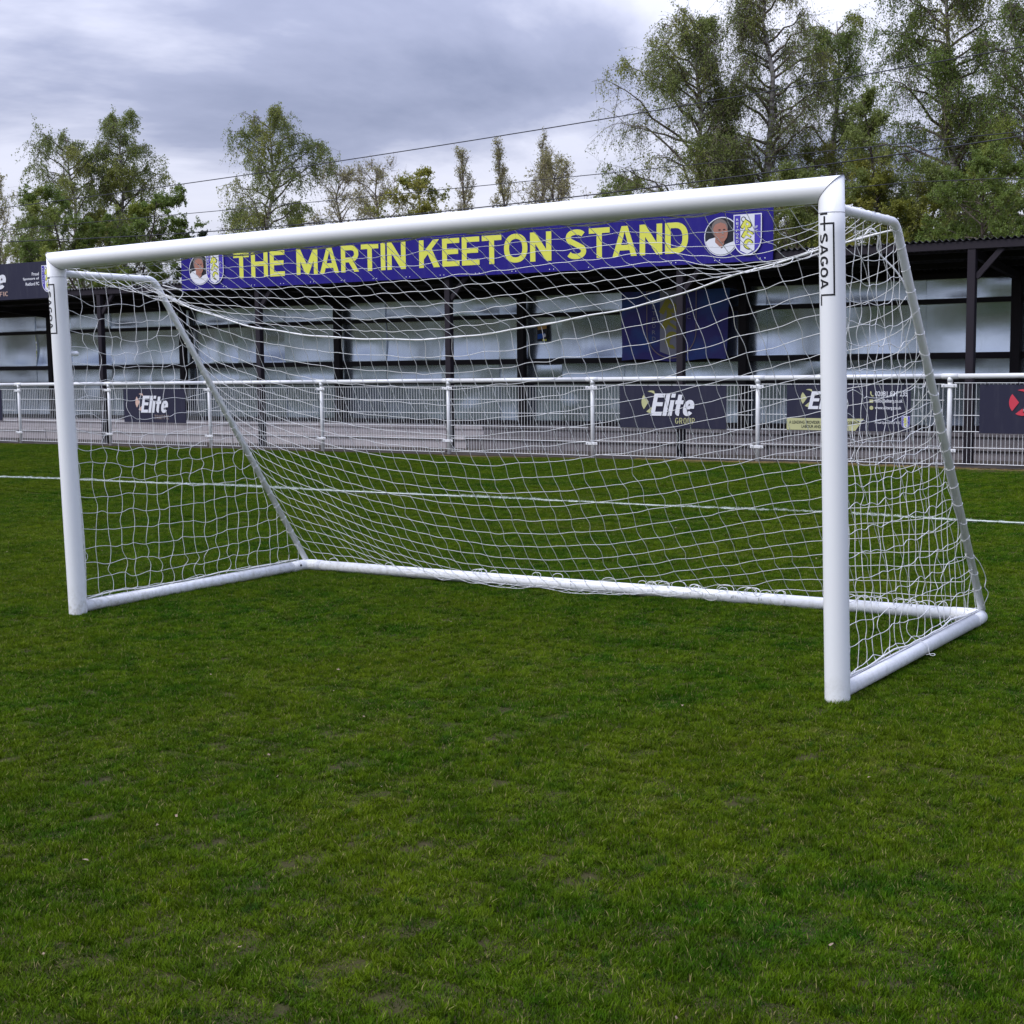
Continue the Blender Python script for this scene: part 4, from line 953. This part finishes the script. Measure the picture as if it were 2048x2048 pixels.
# rope that carries the net between the rear bends, with tied-off ends
def ropes():
    r = np.random.default_rng(3); t = np.linspace(0, 1, 130); xs = t*GW
    y = np.interp(xs, ROPE[:, 0], ROPE[:, 1]); z = np.interp(xs, ROPE[:, 0], ROPE[:, 2]); kz = np.ones(9)/9
    z = np.convolve(np.pad(z, 4, 'edge'), kz, 'valid')
    gadd('support_rope', *tube(np.stack([xs, y, z+.003*np.sin(t*70)], -1), .0048, 7), M['cord'])
    x = GW-.16; P = fillet([(x, .80, 2.05), (x+.02, .83, 2.09), (x+.05, .86, 2.05), (x+.02, .90, 1.98), (GW-.05, 1.0, 1.86), (GW-.03, 1.18, 1.62), (GW-.03, 1.30, 1.38), (GW-.02, 1.42, 1.10), (GW-.03, 1.60, .86), (GW-.01, 1.74, .58)], .1, 6)
    gadd('loose_rope', *tube(P, .0042, 6), M['cord'])
    P = fillet([(.02, .78, 2.06), (.10, .84, 2.0), (.05, .92, 1.95), (.10, .95, 2.02), (.03, .82, 2.06)], .06, 6); gadd('loose_rope', *tube(P, .0036, 6), M['cord'])
    # lacing loops along the crossbar
    for x in np.arange(.25, GW-.48, .56):
        L = r.uniform(.30, .42); q = np.linspace(0, 1, 14); gadd('crossbar_lacing', *tube(np.stack([x+q*L, np.full(14, .03), GH-.046+.006*math.sin(math.pi*x/GW)-.018*np.sin(math.pi*q)], -1), .0045, 6), M['cord'])
    # curls of slack cord along the rear bar
    P = []
    for x in np.concatenate([r.uniform(.3, 4.8, 18), r.uniform(2.8, 4.9, 26)]):
        a = r.uniform(.022, .045); th = np.linspace(-.4, math.pi+.4, 11); w = r.uniform(.7, 1.5); yy = GD2-.02+r.normal(0, .012)
        P.append(np.stack([x+a*w*np.cos(th), yy+.012*np.sin(th*2), .082+a*.8*np.maximum(np.sin(th), -.2)], -1))
    for x in r.uniform(2.3, 4.0, 16):
        th = np.linspace(0, math.pi, 11); a = r.uniform(.04, .075); P.append(np.stack([x+a*np.cos(th), GD2-BR-.006+.014*np.sin(th)-.0*th, .060-.035*np.sin(th)+r.normal(0, .004)], -1))
    cord_mesh('slack_curls', np.array(P), .0020, goal)
    # stray cord hanging outside the right ground bar
    P = fillet([(GW, 1.05, .09), (GW+.045, 1.06, .075), (GW+.055, 1.05, .02), (GW+.09, 1.03, .028), (GW+.075, 1.07, .03), (GW+.045, 1.03, .028)], .03, 5); gadd('loose_rope', *tube(P, .0015, 5), M['cord'])
    P = fillet([(GW+.02, 1.880, .41), (GW+.04, 1.92, .37), (GW+.04, 2.00, .31), (GW+.045, 2.03, .26), (GW+.04, 2.01, .22), (GW+.05, 2.07, .18), (GW+.02, 2.06, .11)], .08, 8); gadd('loose_rope', *tube(P, .0022, 6), M['cord'])
ropes()

# ------------------------------------------------------------------ trees
def norm(v): return v/(np.linalg.norm(v, axis=-1, keepdims=True)+1e-9)
VR_ = np.array([right.x, right.y, 0.0]); VR_ /= np.linalg.norm(VR_)      # direction along which crown widths were judged
def tree(name, label, group, base, h, hl, hr, seed, kind='birch', leaves=12, leaf=.085, lmat='leafb', t0=.22, n1=26, n2=8, n3=5, trunks=1, lean=0.0, cat='tree', dens=1.0, taper=.22):
    r = np.random.default_rng(seed); x0, y0 = base; z0 = .15
    root = empty(name, (x0, y0, z0)); tag(root, label, cat, group)
    B0 = np.array([x0, y0, z0]); tr = []; limbs = []; lr = []; b2 = []; r2 = []; b3 = []; r3 = []
    up_ = np.array([0, 0, 1.0])
    for k in range(trunks):
        off = (0 if trunks == 1 else (k/(trunks-1)-.5))
        top = B0+VR_*(lean+off*(hl+hr)*.55)+np.array([0, 0, h*(1 if k == 0 or trunks == 1 else r.uniform(.75, .95))])
        t = np.linspace(0, 1, 9)[:, None]; c = B0+VR_*off*.5+(top-B0-VR_*off*.5)*t; c[1:-1] += r.normal(0, .012*h, (7, 3))*np.array([1, 1, .2]); tr.append(c)
    R0 = h*.0125 if kind != 'bush' else h*.008
    tr = np.array(tr); trad = np.array([R0*(1-np.linspace(0, 1, 9))**.75+.012]*trunks)
    nn = n1*trunks; lt = t0+(1-t0)*(np.arange(nn)+r.uniform(0, 1, nn))/nn*.985
    for q in range(nn):
        t = lt[q]; T = tr[q % trunks]; i = min(int(t*8), 7); p = T[i]+(T[i+1]-T[i])*(t*8-i)
        az = q*2.39996+r.normal(0, .5); d2 = np.array([math.cos(az), math.sin(az), 0]); s = (t-t0)/(1-t0)
        env = {'birch': (math.sin(math.pi*min(1, .24+.64*s**.95)))**.7, 'poplar': (math.sin(math.pi*(.12+.80*s)))**.6, 'bush': math.sqrt(max(.05, 1-(s*.98)**2)), 'bare': math.sin(math.pi*(.25+.68*s))**.8, 'pine': 1.05-s}[kind]
        lat = d2@VR_; half = hr if lat > 0 else hl; half = abs(lat)*half+(1-abs(lat))*(hl+hr)/2
        if trunks > 1: half *= .62
        env *= 1-taper*s
        L = half*env*r.uniform(.72, 1.1); el = {'birch': r.uniform(.45, .95), 'poplar': r.uniform(1.15, 1.35), 'bush': r.uniform(.2, 1.0), 'bare': r.uniform(.7, 1.1), 'pine': r.uniform(-.1, .3)}[kind]
        tt = np.linspace(0, 1, 6); rise = L*math.tan(min(el, 1.25))*(tt-.38*tt**2) if kind != 'poplar' else L*2.6*tt
        if kind in ('birch', 'bare', 'bush'): rise = np.minimum(rise, max(.2, (z0+h*1.02-p[2])))
        c = p+d2*(L*(tt**.9))[:, None]+up_*rise[:, None]; c[1:] += r.normal(0, .035*max(L, .5), (5, 3)); limbs.append(c); lr.append((R0*.42*(1-t*.6)+.008)*(1-tt*.82))
    limbs = np.array(limbs); lr = np.array(lr)
    LL = np.linalg.norm(limbs[:, -1]-limbs[:, 0], axis=1)
    m = nn*n2; li = np.repeat(np.arange(nn), n2); s = .22+.78*r.random(m)**.8; i = np.minimum((s*5).astype(int), 4); f = (s*5-i)[:, None]
    p = limbs[li, i]*(1-f)+limbs[li, i+1]*f; d = norm(limbs[li, i+1]-limbs[li, i])
    d = norm(d*(.8 if kind != 'poplar' else 1.6)+r.normal(0, .62, (m, 3))+up_*(.15 if kind != 'poplar' else .5)); l = (LL[li]*.34*r.uniform(.5, 1.2, m)+.12)[:, None]
    tt = np.linspace(0, 1, 5); droop = {'birch': .42, 'poplar': -.1, 'bush': .05, 'bare': -.05, 'pine': .15}[kind]
    b2 = p[:, None]+d[:, None]*(l*tt)[..., None]-up_*(droop*l*tt**2)[..., None]; b2[:, 1:] += r.normal(0, .03, (m, 4, 3)); r2 = np.broadcast_to(.011*(1-tt*.7)*(h/11), (m, 5))
    k3 = m*n3; bi = np.repeat(np.arange(m), n3); s = .3+.7*r.random(k3); i = np.minimum((s*4).astype(int), 3); f = (s*4-i)[:, None]
    p = b2[bi, i]*(1-f)+b2[bi, i+1]*f; dn = {'birch': -.85, 'poplar': .9, 'bush': .1, 'bare': .5, 'pine': 0}[kind]
    d = norm(r.normal(0, .6, (k3, 3))+up_*dn); l = (r.uniform(.25, .75, k3)*({'birch': 1.0, 'poplar': .55, 'bush': .6, 'bare': .8, 'pine': .5}[kind]))[:, None]*(h/11)
    tt = np.linspace(0, 1, 3); b3 = p[:, None]+d[:, None]*(l*tt)[..., None]-up_*((.35 if kind == 'birch' else 0)*l*tt**2)[..., None]
    wr = .0042 if kind != 'bare' else .007
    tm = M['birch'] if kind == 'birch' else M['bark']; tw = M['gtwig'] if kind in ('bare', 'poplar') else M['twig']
    V, F = tubes_np(tr, trad, 9); add('trunk', V, F, tm, root, True)
    V1, F1 = tubes_np(limbs, lr, 5); V2, F2 = tubes_np(b2, np.array(r2), 3); V3, F3 = tubes_np(b3, np.broadcast_to(wr*(1-tt*.6)*(h/11), (k3, 3)), 3)
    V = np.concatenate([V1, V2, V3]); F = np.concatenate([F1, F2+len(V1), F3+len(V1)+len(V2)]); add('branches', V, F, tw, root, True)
    # leaves hang along the twigs; whole sprays differ in fullness
    full = np.clip(r.gamma(3.0, .36, nn), .45, 2.0)[li][bi]*dens; cnt = r.poisson(np.clip(leaves*full, 0, 60)); ti = np.repeat(np.arange(k3), cnt); n = len(ti)
    s = r.random(n)*2; i = np.minimum(s.astype(int), 1); f = (s-i)[:, None]; c = b3[ti, i]*(1-f)+b3[ti, i+1]*f+r.normal(0, .05*(h/11), (n, 3))
    a = norm(r.normal(0, 1, (n, 3))+(-up_*.8 if kind == 'birch' else 0)); bb = norm(np.cross(a, r.normal(0, 1, (n, 3)))); sz = (leaf*r.uniform(.55, 1.15, n))[:, None]
    Q = np.stack([c-a*sz*.5-bb*sz*.30, c-a*sz*.35+bb*sz*.38, c+a*sz*.6], 1); idx = np.arange(n*3).reshape(n, 3)
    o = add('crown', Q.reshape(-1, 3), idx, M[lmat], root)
    at = o.data.color_attributes.new('rnd', 'FLOAT_COLOR', 'POINT'); cc = np.ones((n, 3, 4), np.float32); cc[:, :, 0] = r.random(n)[:, None]; lc = (r.random(nn) < .28)*r.uniform(.4, 1, nn); cc[:, :, 1] = lc[li][bi][ti][:, None]; cc[:, :, 2] = 0
    at.data.foreach_set('color', cc.ravel())
    return root
GB = 'trees behind the stand'
tree('birch_tree', 'spreading birch with pale leaning trunk at far left of the tree line', GB, (-45.55, 38), 11.5, 3.3, 1.9, 1, leaves=17, leaf=0.085, n1=52, n2=9, n3=6, lean=-.7, t0=.15)
tree('birch_tree', 'taller left birch with wispy top, right behind the leaning one', GB, (-45.62, 40), 12.5, 1.7, 2.6, 2, leaves=17, leaf=0.085, n1=52, n2=9, n3=6, lean=.2, t0=.15)
tree('broadleaf_tree', 'dense dark green tree filling in beneath the two left birches', GB, (-40.99, 35), 8.6, 4.2, 4.2, 3, 'bush', leaves=28, leaf=0.085, lmat='leafg', t0=.12, n1=40, n2=9, n3=6, trunks=2)
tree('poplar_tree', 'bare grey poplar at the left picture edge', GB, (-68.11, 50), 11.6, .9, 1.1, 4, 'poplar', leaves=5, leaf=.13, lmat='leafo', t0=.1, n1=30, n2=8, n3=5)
tree('young_tree', 'slender light green tree between left edge poplar and birches', GB, (-56.98, 44), 10.0, 1.9, 2.0, 5, 'bush', leaves=17, leaf=0.1, lmat='leafb', t0=.15, n1=34, n2=8, n3=5)
tree('birch_tree', 'open crowned olive birch standing alone left of centre', GB, (-34.93, 38), 11.3, 2.3, 2.8, 6, leaves=12, leaf=0.078, lmat='leafb', n1=56, n2=9, n3=6, t0=.10, lean=.5)
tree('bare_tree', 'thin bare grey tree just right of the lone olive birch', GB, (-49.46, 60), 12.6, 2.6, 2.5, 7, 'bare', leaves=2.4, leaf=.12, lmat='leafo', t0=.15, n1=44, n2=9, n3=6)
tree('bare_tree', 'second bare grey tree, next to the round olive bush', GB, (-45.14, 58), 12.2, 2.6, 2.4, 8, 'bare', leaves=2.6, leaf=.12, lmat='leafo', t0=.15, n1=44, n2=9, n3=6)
tree('broadleaf_tree', 'low round yellowish olive tree left of the slim poplars', GB, (-39.96, 55), 10.9, 2.9, 3.2, 9, 'bush', leaves=9, leaf=.12, lmat='leafy', t0=.2, n1=56, n2=9, n3=5)
tree('pine_tree', 'small dark pine top showing just above the crossbar on the left', GB, (-61.49, 60), 9.6, 1.6, 1.5, 10, 'bush', leaves=14, leaf=.16, lmat='needle', t0=.4, n1=30, n2=7, n3=4)
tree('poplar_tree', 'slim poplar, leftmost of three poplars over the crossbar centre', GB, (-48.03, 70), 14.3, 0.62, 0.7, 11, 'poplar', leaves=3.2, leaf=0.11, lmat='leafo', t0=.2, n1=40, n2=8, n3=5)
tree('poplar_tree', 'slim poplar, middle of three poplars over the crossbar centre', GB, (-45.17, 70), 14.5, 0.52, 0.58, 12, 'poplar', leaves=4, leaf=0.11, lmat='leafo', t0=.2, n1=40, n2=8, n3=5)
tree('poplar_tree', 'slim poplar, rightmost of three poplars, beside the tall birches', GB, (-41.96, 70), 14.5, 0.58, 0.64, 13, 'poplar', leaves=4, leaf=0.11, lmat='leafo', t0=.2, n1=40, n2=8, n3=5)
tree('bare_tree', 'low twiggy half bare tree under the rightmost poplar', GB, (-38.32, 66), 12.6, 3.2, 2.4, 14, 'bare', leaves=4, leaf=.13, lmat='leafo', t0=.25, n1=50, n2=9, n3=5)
tree('birch_tree', 'large spreading birch over the right half of the blue sign', GB, (-13.94, 36), 12.0, 4.5, 2.3, 15, leaves=16, leaf=0.066, n1=84, n2=11, n3=6, t0=.10, lean=-.25, taper=.62)
tree('birch_tree', 'tall thin twiggy birch right of the large spreading birch', GB, (-12.07, 37), 13.6, 1.9, 2.0, 16, leaves=11, leaf=0.066, n1=72, n2=10, n3=7, t0=.14)
tree('birch_tree', 'rounded birch behind the gap over the right goalpost', GB, (-11.09, 40), 12.2, 1.7, 1.7, 17, leaves=16, leaf=0.068, lmat='leafg', n1=48, n2=10, n3=6, t0=.2)
tree('birch_tree', 'tallest dense green birch with grey trunk right of the goalpost', GB, (-5.93, 35), 12.6, 2.2, 1.7, 18, leaves=17, leaf=0.066, lmat='leafg', n1=70, n2=10, n3=6, t0=.25)
tree('broadleaf_tree', 'forked dark stemmed tree behind the right goal corner', GB, (-5.52, 32), 8.2, 2.2, 1.4, 19, 'bush', leaves=15, leaf=0.062, lmat='leafb', t0=.2, n1=34, n2=10, n3=6, trunks=2, lean=-.6)
tree('birch_tree', 'green birch cut by the right picture edge', GB, (-3.28, 34), 11.4, 1.6, 1.6, 20, leaves=18, leaf=0.066, lmat='leafg', n1=52, n2=10, n3=6, t0=.2)
HB = 'bushes and undergrowth behind the stand'
tree('bush', 'yellow green bush directly above the right goal corner', HB, (-11.38, 39), 8.2, 1.3, 1.5, 21, 'bush', leaves=17, leaf=0.064, lmat='leafy', t0=.12, n1=44, n2=9, n3=5, cat='bush')
tree('bush', 'yellow green bush between the tallest birch and right edge', HB, (-5.29, 37), 8.2, 1.2, 1.2, 22, 'bush', leaves=17, leaf=0.064, lmat='leafy', t0=.12, n1=44, n2=9, n3=5, cat='bush')
tree('bush', 'broad dark green bush above the stand roof at the right edge', HB, (-3.29, 30), 6.2, 1.9, 1.9, 23, 'bush', leaves=17, leaf=0.064, lmat='leafg', t0=.1, n1=54, n2=9, n3=6, cat='bush')
tree('bush', 'green bush between the blue sign and the right goalpost', HB, (-9.84, 34), 6.8, 1.5, 1.5, 24, 'bush', leaves=17, leaf=0.064, lmat='leafb', t0=.1, n1=50, n2=9, n3=6, cat='bush')
tree('bush', 'olive bush right behind the stanchion bend of the goal', HB, (-6.31, 31), 6.1, 1.5, 1.6, 25, 'bush', leaves=17, leaf=0.064, lmat='leafy', t0=.1, n1=48, n2=9, n3=6, cat='bush')
tree('bush', 'low leafy bush at the foot of the large spreading birch', HB, (-18.78, 40), 7.6, 1.8, 1.9, 26, 'bush', leaves=17, leaf=0.064, lmat='leafb', t0=.15, n1=44, n2=9, n3=6, cat='bush')
tree('bush', 'low yellowish bush between the two big right birches', HB, (-15.98, 42), 7.9, 1.6, 1.8, 27, 'bush', leaves=17, leaf=0.064, lmat='leafy', t0=.15, n1=44, n2=9, n3=6, cat='bush')
tree('bush', 'small dark bush at the right foot of the lone olive birch', HB, (-36.61, 42), 8.2, 1.4, 1.6, 28, 'bush', leaves=6, leaf=.11, lmat='leafb', t0=.15, n1=36, n2=9, n3=5, cat='bush')
# belt of woodland closing the far sides of the ground (behind the photographer); the wall sheets mirror it
def tree_belt():
    r = np.random.default_rng(77); n = 2600; th = np.linspace(math.radians(200), math.radians(372), 260); V = []
    h = 5.5+2*np.sin(th*23)+2*np.sin(th*57+1)+r.normal(0, .7, 260); V = []; F = []
    for i, t in enumerate(th):
        for j in range(7):
            f = j/6; R1 = 78-9*f+r.normal(0, .9); V.append((5+R1*math.cos(t), R1*math.sin(t), -.5+f*h[i]+r.normal(0, .4)*(0 < j)))
    for i in range(259):
        for j in range(6): b0 = i*7+j; F.append((b0, b0+7, b0+8, b0+1))
    tag(add('tree_belt', V, F, M['leafg'], None), 'distant dark green woodland belt around the far side of the ground', 'woodland', kind='stuff')
tree_belt()

# ------------------------------------------------------------------ overhead wires
def wire(pts, label, rad=.012):
    P = np.array([(x, 22.0, z) for x, z in pts]); c = np.polyfit(P[:, 0], P[:, 2], 2); xs = np.linspace(-60, 40, 60); lo, hi = P[0, 0], P[-1, 0]
    z = np.polyval(c, np.clip(xs, lo, hi)); sl, sh = np.polyval(np.polyder(c), lo), np.polyval(np.polyder(c), hi); z = z+np.where(xs < lo, (xs-lo)*sl, 0)+np.where(xs > hi, (xs-hi)*sh, 0)
    o = add('overhead_wire', *tube(np.stack([xs, np.full(60, 22.0), z], -1), rad, 5), M['dim'], None, False, origin=(xs[30], 22.0, z[30])); return tag(o, label, 'wire', 'overhead wires behind the stand')
wire([(-30.14, 6.27), (-22.38, 6.37), (-16.43, 6.53), (-9.73, 6.76), (-4.64, 6.95), (-.95, 7.14)], 'highest overhead wire, rising to the right across the open sky')
wire([(-22.52, 5.59), (-16.99, 5.58), (-13.64, 5.59), (-10.02, 5.60)], 'thin overhead wire second from the top, behind the slim poplars', .009)
wire([(-26.67, 5.17), (-20.73, 5.06), (-15.29, 5.06), (-12.08, 5.11), (-10.02, 5.17), (-5.18, 5.31), (-2.48, 5.44), (-.91, 5.54)], 'thick overhead wire third from top, skimming just above the crossbar', .013)
wire([(-3.63, 4.88), (-.2, 4.80)], 'lowest overhead wire, faint across the right hand trees', .008)
